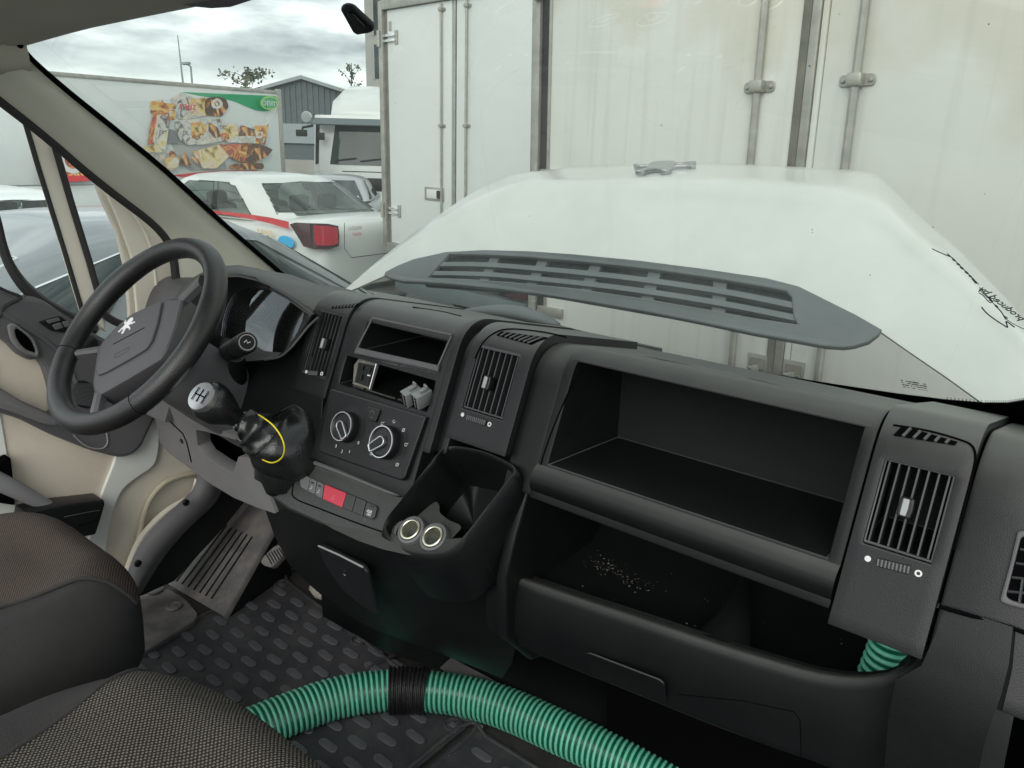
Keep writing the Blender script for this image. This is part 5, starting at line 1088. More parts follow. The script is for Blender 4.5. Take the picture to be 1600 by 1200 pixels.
for k in range(7):
    a, b, c, d_ = bx[k], bx[k+1], by[k+1], by[k]; g_ = .8
    q_ = [(a[0]+g_,a[1]+g_*.4),(b[0]-g_*.3,b[1]-g_*.1),(c[0]-g_*.3,c[1]-g_*.1),(d_[0]+g_,d_[1]+g_*.4)]
    if k == 0: q_ = [(478,743),(484,746),(480,767),(470,761),(468,752),(471,745)]
    if k == 6: q_ = [(573,784),(586,789),(589,793),(585,808),(580,811),(567,806)]
    r_ = pxplate('hazard_switch' if k == 3 else 'rocker_switch', frLc(.0005), q_, .0045 if k != 3 else .006, M['red'] if k == 3 else (M['switchg'] if k < 3 else M['switch']), fc, r=.0015, bevel=.0012)
    if k == 3:
        r_['label'] = 'red hazard warning switch'
        O_ = hp(521,778,LO+LN*.0067,LN); polyrib('triangle_print', [(-.004,-.003),(.004,-.003),(0,.005)], .0006, (O_,)+frLc()[1:], mat('faded_print',(.75,.25,.28),.6), r_, closed=True); polyrib('triangle_print', [(-.002,-.002),(.002,-.002),(0,.002)], .0005, (O_,)+frLc()[1:], M['printg'], r_, closed=True)
    if k in (1,2):
        O_ = hp((a[0]+c[0])/2-1,(a[1]+c[1])/2+3,LO+LN*.0052,LN); polyrib('symbol', [(-.002,-.003),(.002,-.001),(-.001,.001),(.002,.003)], .0008, (O_,)+frLc()[1:], M['print'], r_)
        O_ = hp((a[0]+b[0])/2-1,(a[1]+b[1])/2+6,LO+LN*.0052,LN); polyrib('indicator', [(-.004,0),(.004,0)], .0022, (O_,)+frLc()[1:], M['smooth'], r_)
    if k == 6:
        text('switch_lettering', 'ASR', (hp(577,799.5,LO+LN*.0053,LN),)+frLc()[1:], .0072, M['print'], r_, depth=.0002); text('switch_lettering', 'OFF', (hp(576,804.5,LO+LN*.0053,LN),)+frLc()[1:], .0055, M['print'], r_, depth=.0002)
        O_ = hp(581,791,LO+LN*.0053,LN); polyrib('indicator', [(-.0045,0),(.0045,0)], .0018, (O_,)+frLc()[1:], M['smooth'], r_)
# cup tray with two sockets
rimp = [(700,703,-.055),(680,723,-.084),(655,753,-.104),(632,783,-.116),(612,808,-.124),(606,828,-.132),(618,846,-.136),(650,860,-.145),(694,861,-.150),(722,842,-.142),(757,798,-.118),(788,757,-.090),(801,739,-.072),(790,727,-.060),(750,709,-.050)]
ri = [hy(*p) for p in rimp]; ri = spline(ri, 3, True); ce = sum(ri, V((0,0,0)))/len(ri)
def sc(p, k, off): return ce+(p-ce)*k+V(off)
rings = [[sc(p,1.10,(0,.05,-.10)) for p in ri], [sc(p,1.125,(0,.01,-.035)) for p in ri], [sc(p,1.11,(0,-.001,-.008)) for p in ri], [sc(p,1.06,(0,-.003,.002)) for p in ri], [sc(p,1.015,(0,-.002,.002)) for p in ri], [sc(p,1.0,(0,.001,-.003)) for p in ri], [sc(p,.97,(0,.015,-.02)) for p in ri], [sc(p,.90,(.0,.05,-.055)) for p in ri], [sc(p,.84,(0,.062,-.062)) for p in ri], [sc(p,.3,(0,.064,-.064)) for p in ri]]
tr = loft('cup_tray', rings[:6], M['dash'], db, cap=False, smooth=60); loft('tray_bowl', rings[5:]+[[sc(p,.02,(0,.064,-.064)) for p in ri]], M['dashin'], db, cap=False, smooth=60)
for px, py in ((641,827),(676,838)):
    n_ = V((0,-.66,.75)).normalized(); c = hp(px,py,hy(700,800,-.075)+n_*.019,n_); u = V((1,0,0)); u = (u-n_*u.dot(n_)).normalized(); fr = (c-n_*.02, u, n_.cross(u), n_)
    so_ = lathe('power_socket', [(.023,-.02),(.0235,.016),(.0225,.0195),(.0195,.0205),(.0175,.019)], fr, M['switchg'], tr, 28, cap=False, smooth=40)
    lathe('socket_rim', [(.0170,.017),(.0170,.0215),(.0150,.0222),(.0138,.0215),(.0132,.012),(.0128,-.015),(.001,-.015)], fr, M['brass'], so_, 28, cap=False, smooth=40); lathe('socket_well', [(.0135,.0),(.0125,.001),(.003,.001)], fr, M['black'], so_, 20)
pl_ = hy(700,800,-.075); fr = (pl_, V((1,0,0)), V((0,.75,.66)), V((0,-.66,.75)))
pxplate('cup_ring_panel', fr, [(622,838),(645,812),(672,788),(682,782),(687,790),(686,800),(700,812),(716,818),(722,824),(700,848),(650,852)], .004, M['dash'], tr, r=.006, bevel=.0015)
# body under the switch face
SO = V((0,-.14,1.17)); SD = V((0,.24,-.35)).normalized(); SN = V((0,-.35,-.24)).normalized(); SN = SN if SN.y < 0 else -SN
SU = -SD
pxplate('lower_console', (SO-SN*.12, V((1,0,0)), SU, V((1,0,0)).cross(SU)), [(1,1)]*3, .01, M['dash'], db) if 0 else None
lowL = [(404,745),(412,790),(428,835),(450,880),(485,915),(530,950),(588,986)]; lowR = [(712,870),(764,886),(786,922),(802,965),(806,1003),(800,1036),(784,1060)]
midp = [(560,845),(568,895),(580,935),(600,970),(630,1000),(660,1012),(692,1023)]
rows = []
for k in range(7):
    pa, pm, pb = lowL[k], midp[k], lowR[k]; f = k/6; row = []
    for q_ in range(9):
        g_ = q_/8; b0_ = (1-g_)**2; b1_ = 2*g_*(1-g_); b2_ = g_*g_
        cx_ = 2*pm[0]-.5*(pa[0]+pb[0]); cy_ = 2*pm[1]-.5*(pa[1]+pb[1])
        X_, Y_ = pa[0]*b0_+cx_*b1_+pb[0]*b2_, pa[1]*b0_+cy_*b1_+pb[1]*b2_
        yy = -.135+.24*f**1.15 - .03*math.sin(math.pi*g_) + .02*(1-g_) 
        row.append(hy(X_,Y_,yy))
    rows.append(row)
sheet('lower_console', rows, M['dash'], db, thick=.03, smooth=70)
fl = hy(535,905,-.105); nF = V((-.1,-.86,-.18)).normalized(); u = V((1,.0,0)); u = (u-nF*u.dot(nF)).normalized(); frF_ = (fl+nF*.012, u, nF.cross(u), nF)
ash = pxplate('ashtray_flap', frF_, [(496,853),(503,853),(565,884),(572,894),(580,930),(588,960),(566,948),(538,925),(520,902),(507,880)], .008, M['smooth'], db, r=.006, bevel=.002)
tube('flap_edge', [hp(498,853,fl+nF*.021,nF),hp(530,867,fl+nF*.021,nF),hp(567,886,fl+nF*.021,nF)], .0018, M['greyl'], ash, 6)
lathe('flap_lock', [(.008,0),(.008,.003),(.004,.003)], (hp(537,893,fl+nF*.02,nF), u, nF.cross(u), nF), M['smooth'], ash, 16); polyrib('flap_glint', [(-.003,-.006),(.003,-.007),(.005,-.003)], .0018, (hp(537,893,fl+nF*.0235,nF),)+frF_[1:], M['greyl'], ash)
plate('console_side', (V((.285,0,1.2)), V((0,1,0)), V((0,0,1)), V((1,0,0))), [(-.055,.17),(-.085,.10),(-.105,.04),(-.10,-.06),(-.03,-.14),(.42,-.25),(.42,.22),(-.03,.20)], [], .018, M['dash'], db, .004)
# passenger side tray under the shelf
lip = [(768,889,-.070),(830,911,-.068),(900,935,-.066),(1000,968,-.064),(1100,1002,-.062),(1200,1033,-.060),(1281,1055,-.058),(1340,1061,-.056),(1388,1055,-.052),(1424,1034,-.05),(1447,1004,-.05),(1461,972,-.05),(1468,945,-.05)]
lp3 = resamp([hy(*p) for p in lip], 30)
prf = [(.030,-.012),(.007,-.001),(.001,.0),(-.003,-.0025),(-.006,-.012),(-.012,-.045),(-.011,-.085),(.0,-.115),(.025,-.130),(.14,-.15),(.26,-.17)]
rows = []
for dy, dz in prf:
    rows.append([V((p.x, p.y+dy, (p.z+dz) if dz > -.04 else (min(p.z,1.27)+dz)*(1) )) for p in lp3])
sheet('passenger_tray', rows, M['dash'], db, thick=.006, smooth=60)
bs = lambda p: V((p.x, p.y, p.z))
z0 = 1.205
rows = [[V((p.x,p.y+.030,p.z-.012)) for p in lp3], [V((p.x,max(p.y+.045,-.05),min(p.z-.03,z0+.012))) for p in lp3], [V((p.x,p.y+.08,z0)) for p in lp3], [V((p.x,.12,z0+.002)) for p in lp3], [V((p.x,.16,z0+.03)) for p in lp3], [V((p.x,.17,1.37)) for p in lp3]]
sheet('tray_well', rows, M['dashin'], db, thick=.004, smooth=50)
loft('tray_divider', [[hy(x,y,yy)+V((s*w_,0,h)) for s,h in ((-1,-.02),(-.6,-.006),(0,-.001),(.6,-.006),(1,-.02))] for x,y,yy,w_ in ((1166,880,.10,.010),(1164,895,.09,.012),(1158,920,.06,.016),(1148,950,.02,.024),(1132,985,-.02,.036),(1120,1010,-.045,.045))], M['dashin'], db, closed=False, cap=False, smooth=60)
tube('shelf_roll', [V((x,(1.384-1.535)*.42-.004+.02,1.384)) for x in (.315,.52,.726)], .0245, M['dash'], db, 20, smooth=60)
fpn = hy(980,1050,-.082); nF2 = V((0,-.93,-.30)).normalized(); u = V((1,0,0)); frP = (fpn, u, nF2.cross(u), nF2)
def groove(pts, w=.0010, mt=None): tube('cover_outline', [hp(*p, fpn+nF2*.004, nF2) for p in pts], w, mt or M['greyl'], db, 5)
pxplate('fuse_cover', frP, [(914,1022),(920,1021),(1030,1063),(1038,1070),(1041,1103),(928,1058)], .003, M['dash'], db, r=.004, bevel=.001)
groove([(1060,1085),(1160,1095),(1240,1112),(1250,1125),(1252,1185)], .0006, M['black'])
# right hand end: lower panel, side vent
er = [[(1477,948),(1462,990),(1440,1040),(1400,1062),(1388,1120),(1380,1230)],[(1540,966),(1530,1020),(1518,1070),(1505,1120),(1490,1170),(1480,1230)],[(1583,980),(1576,1040),(1563,1090),(1548,1130),(1535,1175),(1525,1230)],[(1601,988),(1598,1050),(1588,1100),(1578,1150),(1570,1190),(1562,1240)]]
sheet('lower_end_panel', [[hy(*p, ry-.004*(i in (1,2))+.03*(i==3)) for i, p in enumerate(col)] for ry, col in zip((-.058,-.074,-.087,-.096,-.10,-.10), zip(*er))], M['dash'], db, thick=.01, smooth=60)
tube('end_seam', [T(*p,.006) for p in ((1468,948),(1530,966),(1583,982),(1604,990))], .0022, M['black'], db, 6)
es = thing('x','x','x') if 0 else None
sv_ = pxplate('side_vent', frT_(.0005), [(1590,828),(1615,832),(1612,955),(1575,946),(1562,940),(1564,930),(1578,880)], .006, M['grey2'], db, r=.004, bevel=.002, holes=[[(1596,838),(1612,841),(1609,946),(1580,938),(1572,932)]])
pxplate('side_vent_well', frT_(.0008), [(1596,836),(1613,840),(1610,948),(1578,940),(1569,932)], .002, M['black'], sv_, bevel=.0004)
for y in (858,880,902,924): tube('side_vent_slat', [T(1600-(y-838)*.3,y,.004),T(1616,y+4,.004)], .0014, M['slat'], sv_, 6)
tube('side_vent_slat', [T(1598,905,.005),T(1592,945,.005)], .0014, M['slat'], sv_, 6)
# crumbs and dust lying in the tray
bm = bmesh.new(); rnd = random.Random(4)
for k in range(150):
    f = rnd.random(); q_ = V((.335+.11*f+rnd.gauss(0,.012), .075-.02*f+rnd.gauss(0,.01), z0+.0035)); s = rnd.uniform(.0004,.0012)
    bm.faces.new([bm.verts.new(q_+V((rnd.uniform(-s,s)*2,rnd.uniform(-s,s)*2,s))) for _ in range(3)])
for k in range(26):
    q_ = V((rnd.uniform(.3,.78), rnd.uniform(-.03,.12), z0+.004)); s = .0012
    bm.faces.new([bm.verts.new(q_+V((rnd.uniform(-s,s)*1.5,rnd.uniform(-s,s)*1.5,s*.5))) for _ in range(3)])
for k in range(70):     # dust specks on the console face
    q_ = hp(rnd.uniform(470,640), 0, LO, LN) if 0 else None
    px_ = rnd.uniform(405,640); py_ = 735+(px_-405)*.45+rnd.uniform(-14,26); q_ = hp(px_, py_, LO+LN*.0012, LN); s = rnd.uniform(.0002,.0007)
    bm.faces.new([bm.verts.new(q_+V((rnd.uniform(-s,s)*2,rnd.uniform(-s,s),rnd.uniform(-s,s)*2))) for _ in range(3)])
o = fin('crumbs', bm, mat('crumbs',(.5,.47,.4),.9), smooth=0); tag(o, kind='stuff')
# ------------------------------------------------ driver's side: binnacle, cluster, knee panel
oc = [(262,466),(274,452),(298,440),(322,429),(348,422.5),(373,421),(407,427),(440,437),(473,445),(507,453),(540,462),(573,475)]
ic = [(280,500),(292,472),(312,450),(330,439),(348,433.5),(373,432.5),(398,438),(423,448),(450,463),(475,481),(487,489),(494,493)]
r0 = [T(*p,dd) for p,dd in zip(ic,[.03]*7+[.024,.017,.010,.005,.001])]; r4 = [hy(*p,.085) for p in oc]
rows = [[p+V((0,.03,-.006)) for p in r0], r0, [a.lerp(b,.10)+TN*.006+V((0,0,.005)) for a,b in zip(r0,r4)], [a.lerp(b,.38)+V((0,0,.011)) for a,b in zip(r0,r4)], [a.lerp(b,.7)+V((0,0,.008)) for a,b in zip(r0,r4)], r4, [V((p.x*.98-.01,.16,p.z-.017)) for p in r4], [V((p.x*.97-.02,.25,p.z-.055)) for p in r4], [V((p.x*.97-.02,.32,p.z-.10)) for p in r4]]
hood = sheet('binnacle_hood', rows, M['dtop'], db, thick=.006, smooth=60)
rA = [(326,560),(322,520),(326,480),(334,450),(348,433.5),(373,432.5),(398,438),(423,448),(450,463),(475,481),(490,491),(479,510),(465,529),(452,545),(436,557),(412,562),(370,566)]
rB = [(345,525),(348,500),(354,480),(362,464),(371,455),(384,449),(402,447),(422,450),(446,461),(464,475),(475,489),(472,502),(464,520),(455,534),(441,551),(415,549),(372,533)]
A_ = [T(*p,.028 if i<11 else .02) for i,p in enumerate(rA)]; B_ = [T(*p,-.018) for p in rB]
sheet('binnacle_well', [[p for p in A_+[A_[0]]], [a.lerp(b,.35)+V((0,.012,-.002)) for a,b in zip(A_+[A_[0]],B_+[B_[0]])], [b for b in B_+[B_[0]]]], M['dash2'], db, thick=.003, smooth=60)
cl_ = pxplate('instrument_reflection_face', frT_(-.042), [(325,545),(330,470),(360,440),(420,438),(470,465),(490,490),(470,535),(440,565),(370,560)], .006, mat('instrument_reflection_face',(.42,.42,.44),.45,var=.1), db, r=.01)  # pale tone stands in for daylight reflected in the lens
for px,py,r_ in ((385,492,.048),(440,515,.042)):
    c = T(px,py,-.0355); plate('dial', (c,)+frT_()[1:], el(0,0,r_,r_,36), [el(0,0,r_*.95,r_*.95,36)], .004, M['greyl'], cl_, .001)
    for k in range(11):
        a = math.radians(220-26*k); fr = (c,)+frT_()[1:]; polyrib('dial_mark', [(r_*.78*math.cos(a),r_*.78*math.sin(a)),(r_*.9*math.cos(a),r_*.9*math.sin(a))], .0012, fr, M['print'], cl_)
    polyrib('dial_needle', [(0,0),(-r_*.5,-r_*.45)], .002, (c+TN*.003,)+frT_()[1:], M['stripe'], cl_)
pxplate('instrument_lens', frT_(-.0195), [(345,525),(348,500),(354,480),(362,464),(371,455),(384,449),(402,447),(422,450),(446,461),(464,475),(475,489),(472,502),(464,520),(455,534),(441,551),(415,549),(372,533)], .002, M['clear'], db, bevel=.0004)
tube('well_edge', spline([T(*p,.021) for p in ((497,496),(482,510),(466,530),(452,546),(436,558),(413,562))], 4), .0022, M['grey2'], db, 6)
pxplate('driver_fascia', frT_(-.012), [(330,575),(370,565),(414,561),(437,557),(453,545),(468,527),(497,492),(482,590),(490,612),(505,612),(500,700),(430,690),(360,660)], .012, M['dash'], db, bevel=.002)
# knee panel (mid grey) with open cubby
KA, KB_, KC = hy(242,628,-.055), hy(437,806,-.118), hy(300,733,-.045); KN = (KB_-KA).cross(KC-KA).normalized(); KN = KN if KN.dot(CAM-KA) > 0 else -KN
KU = V((1,0,0)); KU = (KU-KN*KU.dot(KN)).normalized(); frK = lambda d: (KA+KN*d, KU, KN.cross(KU), KN)
cub = [(306,672),(340,678),(366,684),(397,705),(400,716),(372,714),(364,740),(340,726),(317,710),(309,697)]
kn = pxplate('knee_panel', frK(-.03), [(236,622),(262,626),(300,660),(345,672),(400,700),(409,712),(411,745),(430,803),(400,793),(365,778),(330,757),(300,735),(262,706),(250,692)], .03, M['grey'], db, holes=[cub], r=.003, bevel=.0012)
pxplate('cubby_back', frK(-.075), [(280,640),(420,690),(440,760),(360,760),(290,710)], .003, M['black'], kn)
tube('fuse_lid_gap', [hp(*p,KA+KN*.001,KN) for p in ((242,640),(262,655),(286,678),(292,692),(299,722))], .0014, M['black'], kn, 6)
for p in ((284,689),(250,650)): lathe('lid_catch', [(.006,0),(.006,.002),(.003,.001)], (hp(*p,KA+KN*.001,KN),)+frK(0)[1:], M['smooth'], kn, 10)
sheet('knee_top', [[hp(*p,KA+KN*.0,KN) for p in ((240,622),(262,640),(290,655),(320,672),(368,684))],[hy(*p,-.06) for p in ((250,612),(275,618),(300,630),(330,652),(372,672))],[hy(*p,.02) for p in ((250,596),(280,602),(310,612),(345,630),(385,655))]], M['grey'], db, thick=.004, smooth=60)
for p in ((297,646),(323,659)): lathe('trim_plug', [(.011,0),(.010,.003),(.006,.002)], (hy(*p,-.065), V((1,0,0)), V((0,.5,.87)), V((0,-.87,.5))), M['black'], db, 14)
# steering column shroud and stalks
cw = V((-.446,-.241,1.5)); tw = .737; WN = V((0,-math.cos(tw),math.sin(tw))); WV = V((0,math.sin(tw),math.cos(tw)))
rings = []
for s, hw_, hh in ((.02,.050,.055),(.05,.062,.062),(.12,.066,.066),(.20,.064,.07),(.32,.06,.07)):
    c = cw-WN*s+WV*(-.012); rings.append([c+V((1,0,0))*a*hw_+WV*b*hh for a,b in round2([(-1,-1),(1,-1),(1,1),(-1,1)], .7, 5)])
loft('column_shroud', rings, M['grey2'], db, smooth=60)
t_ = thing('stalk_switch', 'black wiper stalk with a round printed end right of the wheel', 'stalk', hy(378,560,-.10))
bA, bB = hy(372,606,-.07), hy(370,556,-.10)
tube('stalk_arm', [bA, bA.lerp(bB,.5), bB], [.019,.0175,.015], M['dash'], t_, 14, smooth=60)
s0, s1 = hy(356,551,-.09), hy(386,535,-.155); ax = (s1-s0).normalized(); u = ax.orthogonal().normalized()
lathe('stalk_grip', [(.012,-.01),(.0175,.0),(.0185,.3*(s1-s0).length),(.0185,.52*(s1-s0).length),(.0170,.55*(s1-s0).length),(.0185,.60*(s1-s0).length),(.019,.96*(s1-s0).length),(.0165,(s1-s0).length),(0,(s1-s0).length)], (s0, u, ax.cross(u), ax), M['dash'], t_, 24, smooth=50)
u2 = V((1,0,0)); u2 = (u2-ax*u2.dot(ax)).normalized(); frE = (s1+ax*.0004, u2, ax.cross(u2), ax)
plate('end_ring', frE, el(0,0,.014,.014,20), [el(0,0,.0122,.0122,20)], .001, M['printg'], t_, .0003); polyrib('symbol', [(-.004,-.003),(-.003,.003),(.001,-.001),(.004,.004)], .0011, frE, M['print'], t_)
# ------------------------------------------------------------------ steering wheel
sw_ = thing('steering_wheel', 'worn black leather steering wheel with a lion emblem on its grey centre', 'steering wheel', cw)
def wp3(a, R=.184, d=0): return cw+V((1,0,0))*R*math.cos(a)+WV*R*math.sin(a)+WN*d
NR_ = 96; pts = [wp3(2*math.pi*k/NR_) for k in range(NR_)]; rad = []
for k in range(NR_):
    a = 2*math.pi*k/NR_; g_ = sum(math.exp(-((math.atan2(math.sin(a-b),math.cos(a-b)))/.28)**2) for b in (math.radians(25),math.radians(155)))
    rad.append(.0192+.0018*g_)
rim = tube('rim', pts, rad, M['rim'], sw_, 18, closed=True, smooth=80)
# stitched seam round the inside, sewn joints
tube('stitching', [wp3(2*math.pi*k/160, .1665, .003) for k in range(160)], .0011, M['seal'], rim, 5, closed=True)
for a in (math.radians(205),math.radians(322)):
    c = wp3(a); r_ = V((1,0,0))*math.cos(a)+WV*math.sin(a); tube('rim_joint', [c+(r_*math.cos(q)+WN*math.sin(q))*.0196 for q in [2*math.pi*k/20 for k in range(20)]], .0005, M['black'], rim, 5, closed=True)
frW = lambda d: (cw+WN*d, V((1,0,0)), WV, WN)
hubpx = [(288,463),(262,466),(231,477),(205,489),(184,506),(160,531),(151,545),(146,575),(143,600),(145,612),(151,619),(165,612),(200,592),(235,571),(250,562),(262,545),(276,510)]
pad = pxplate('airbag_pad', frW(-.065), hubpx, .050, M['airbag'], sw_, r=.006, bevel=.006)
tp_ = pxplate('airbag_cover', frW(-.0165), [(254,470),(231,479),(206,491),(186,508),(163,533),(157,543),(149,580),(152,587),(165,582),(205,560),(229,545),(238,532),(247,505)], .0045, M['airbag'], sw_, r=.006, bevel=.003)
lc = hp(200,509,cw+WN*-.0115,WN); lion((lc+WN*-.001, V((1,0,0)), WV, WN), .027, mat('white_emblem',(.7,.7,.7),.4), tp_, .003, nm='lion_emblem')
e0_, e1_ = hp(177,538,cw+WN*-.0113,WN), hp(226,512,cw+WN*-.0113,WN); tube('cover_crease', [e0_,e1_], .0009, M['black'], tp_, 5)
ux_ = (e1_-e0_).normalized(); fra = (hp(191,551,cw+WN*-.0115,WN), ux_, WN.cross(ux_), WN)
fra = (fra[0], ux_, WN.cross(ux_) if (WN.cross(ux_)).dot(WV) > 0 else -WN.cross(ux_), WN)
polyrib('airbag_box', round2([(-.017,-.0045),(.017,-.0045),(.017,.0045),(-.017,.0045)],.001), .0008, fra, M['seal'], tp_, closed=True); text('airbag_lettering', 'AIRBAG', fra, .0075, M['seal'], tp_, depth=.0002)
text('srs_lettering', 'SRS', (hp(192,541,cw+WN*-.0115,WN),)+fra[1:], .006, M['seal'], tp_, depth=.0002)
for s_px, e_px, w_ in (((162,548),(106,556),.020),((160,612),(150,655),.022),((278,480),(318,440),.024)):
    s, e_ = hp(*s_px,cw-WN*.035,WN), hp(*e_px,cw,WN); d_ = (e_-s).normalized(); p_ = WN.cross(d_)
    loft('spoke', [[q_+p_*a*w_*k+WN*b for a,b in ((-.5,-.006),(.5,-.006),(.5,.006),(.25,.011),(-.25,.011),(-.5,.006))] for q_, k in ((s-d_*.02,1.2),(s.lerp(e_,.5),.85),(e_,1.0))], M['grey2'], sw_, smooth=40)
boxo('hub_back', cw-WN*.085, .11,.06,.10, M['smooth'], sw_, frame_rot(V((1,0,0)),-WN,WV), .02)
# ------------------------------------------------------------------ gear lever
gl_ = thing('gear_lever', 'gear lever with a fat black knob, silver top badge and crumpled leather gaiter', 'gear lever', hy(440,710,-.11))
k0, k1 = hy(372,655,-.168), hy(316,619,-.218); ax = (k1-k0).normalized(); L_ = (k1-k0).length; u = ax.orthogonal().normalized(); fk = (k0, u, ax.cross(u), ax)
kn_ = lathe('gear_knob', [(.013,-.012),(.015,0),(.0185,.15*L_),(.027,.32*L_),(.0345,.52*L_),(.0365,.72*L_),(.0345,.88*L_),(.0295,1.0*L_),(.026,1.04*L_),(0,1.05*L_)], fk, M['leather'], gl_, 32, smooth=70)
for v_ in kn_.data.vertices:        # flatten the sides a little, thumb hollow on top
    w_ = v_.co + ORG[kn_] - k0; h = w_.dot(ax)/L_
    v_.co += V((0,0,-.006))*max(0,1-abs(h-.45)/.3)*(1 if w_.z-ax.z*w_.dot(ax) > .012 else 0)
bn_ = (ax*.80+(CAM-k1).normalized()*.5).normalized(); u = V((1,0,0)); u = (u-bn_*u.dot(bn_)).normalized(); fb = (hy(316,620,-.226), u, bn_.cross(u), bn_)
bd_ = lathe('knob_badge', [(.0255,-.012),(.0265,.0),(.0250,.004),(.0,.006)], fb, M['silver'], kn_, 28, smooth=40)
for pth in ([(-.012,-.012),(-.012,.012)],[(0,-.012),(0,.012)],[(.012,-.012),(.012,.012)],[(-.012,0),(.012,0)]): polyrib('gate_print', pth, .0024, (fb[0]+bn_*.0056,)+fb[1:], M['black'], bd_)
lathe('collar', [(.016,-.004),(.0185,.0),(.0185,.006),(.016,.010)], (k0-ax*.01,)+fk[1:], M['greyl'], gl_, 20); lathe('collar', [(.015,-.004),(.0185,.0),(.0185,.003),(.015,.006)], (k0-ax*.019,)+fk[1:], M['chrome'], gl_, 20)
gp2 = [(378,660,-.163,.016),(386,663,-.160,.024),(396,668,-.155,.033),(404,676,-.150,.039),(412,684,-.143,.044),(424,692,-.133,.053),(438,699,-.118,.063),(452,702,-.100,.071),(464,700,-.078,.075),(474,693,-.055,.078),(482,688,-.035,.074)]
cs = spline([hy(a,b,c) for a,b,c,_ in gp2], 5); rs_ = spline([(r_,0,0) for *_,r_ in gp2], 5); rings = []
rnd = random.Random(11)
for i, (c, r_) in enumerate(zip(cs, rs_)):
    t__ = (cs[min(i+1,len(cs)-1)]-cs[max(i-1,0)]).normalized(); a_ = V((0,0,1)); a_ = (a_-t__*a_.dot(t__)).normalized(); b_ = t__.cross(a_); ring = []
    for k in range(36):
        q_ = 2*math.pi*k/36; g_ = i/len(cs); w_ = 1+(.22*max(0,1-g_/.55))*(1-2*abs(math.sin(i*.52+.5*math.sin(q_*2+.7))))+(.05-.02*g_)*math.sin(4*q_+i*.35+math.sin(q_*3))+.045*(1-abs(math.sin(2.5*q_-i*.16)))
        w_ *= 1+.16*max(0,min(1,(g_-.45)/.3))*(1/max(abs(math.cos(q_+.5)),abs(math.sin(q_+.5)))-1.2)
        ring.append(c+(a_*math.cos(q_)*(1.05 if math.cos(q_) > 0 else .92)+b_*math.sin(q_))*r_.x*w_)
    rings.append(ring)
gt = loft('gaiter', rings, M['leather'], gl_, smooth=80)
# lower skirt of the gaiter tucked into the console
rings = []
for px, py, yy, rx, rz in ((440,716,-.115,.055,.030),(436,738,-.120,.050,.026),(437,752,-.122,.040,.02),(440,762,-.120,.034,.015)):
    c = hy(px,py,yy); rings.append([c+V((rx*math.cos(q)*(1+.08*math.sin(4*q+py)), rx*.8*math.sin(q), rz*.4*math.sin(2*q+py*.2))) for q in [2*math.pi*k/30 for k in range(30)]])
loft('gaiter_skirt', rings, M['leather'], gl_, smooth=80)
t = thing('yellow_cord', 'thin yellow cord looped over the gear lever gaiter', 'cord', hy(440,700,-.19))
tube('cord', spline([hy(a,b,y) for a,b,y in ((404,648,-.165),(412,653,-.185),(426,664,-.192),(438,680,-.195),(444,696,-.194),(443,710,-.19),(436,719,-.186),(424,723,-.18),(410,718,-.17),(400,710,-.155))], 6), .0012, M['yellow'], t, 8)
# ------------------------------------------------------------------ pedal
t = thing('clutch_pedal', 'ribbed grey clutch pedal hanging in the dark footwell', 'pedal', hy(428,868,.12))
pc = hy(430,868,.06); nP = V((.15,-.75,.62)).normalized(); u = V((1,.2,0)); u = (u-nP*u.dot(nP)).normalized(); frp = (pc, u, nP.cross(u), nP)
pad_ = pxplate('pedal_pad', frp, [(406,878),(412,868),(428,853),(440,850),(452,853),(451,862),(436,874),(424,887),(412,884)], .02, M['greyl'] if 0 else M['dirty'], t, r=.006, bevel=.003)
for k in range(7): f = k/6; tube('pedal_rib', [hp(416+f*24,864-f*11+2,pc+nP*.0205,nP), hp(425+f*22,882-f*16,pc+nP*.0205,nP)], .0016, M['smooth'], pad_, 5)
tube('pedal_arm', [pc, pc+V((.02,.08,.1)), pc+V((.03,.12,.35))], .012, M['smooth'], t, 8)
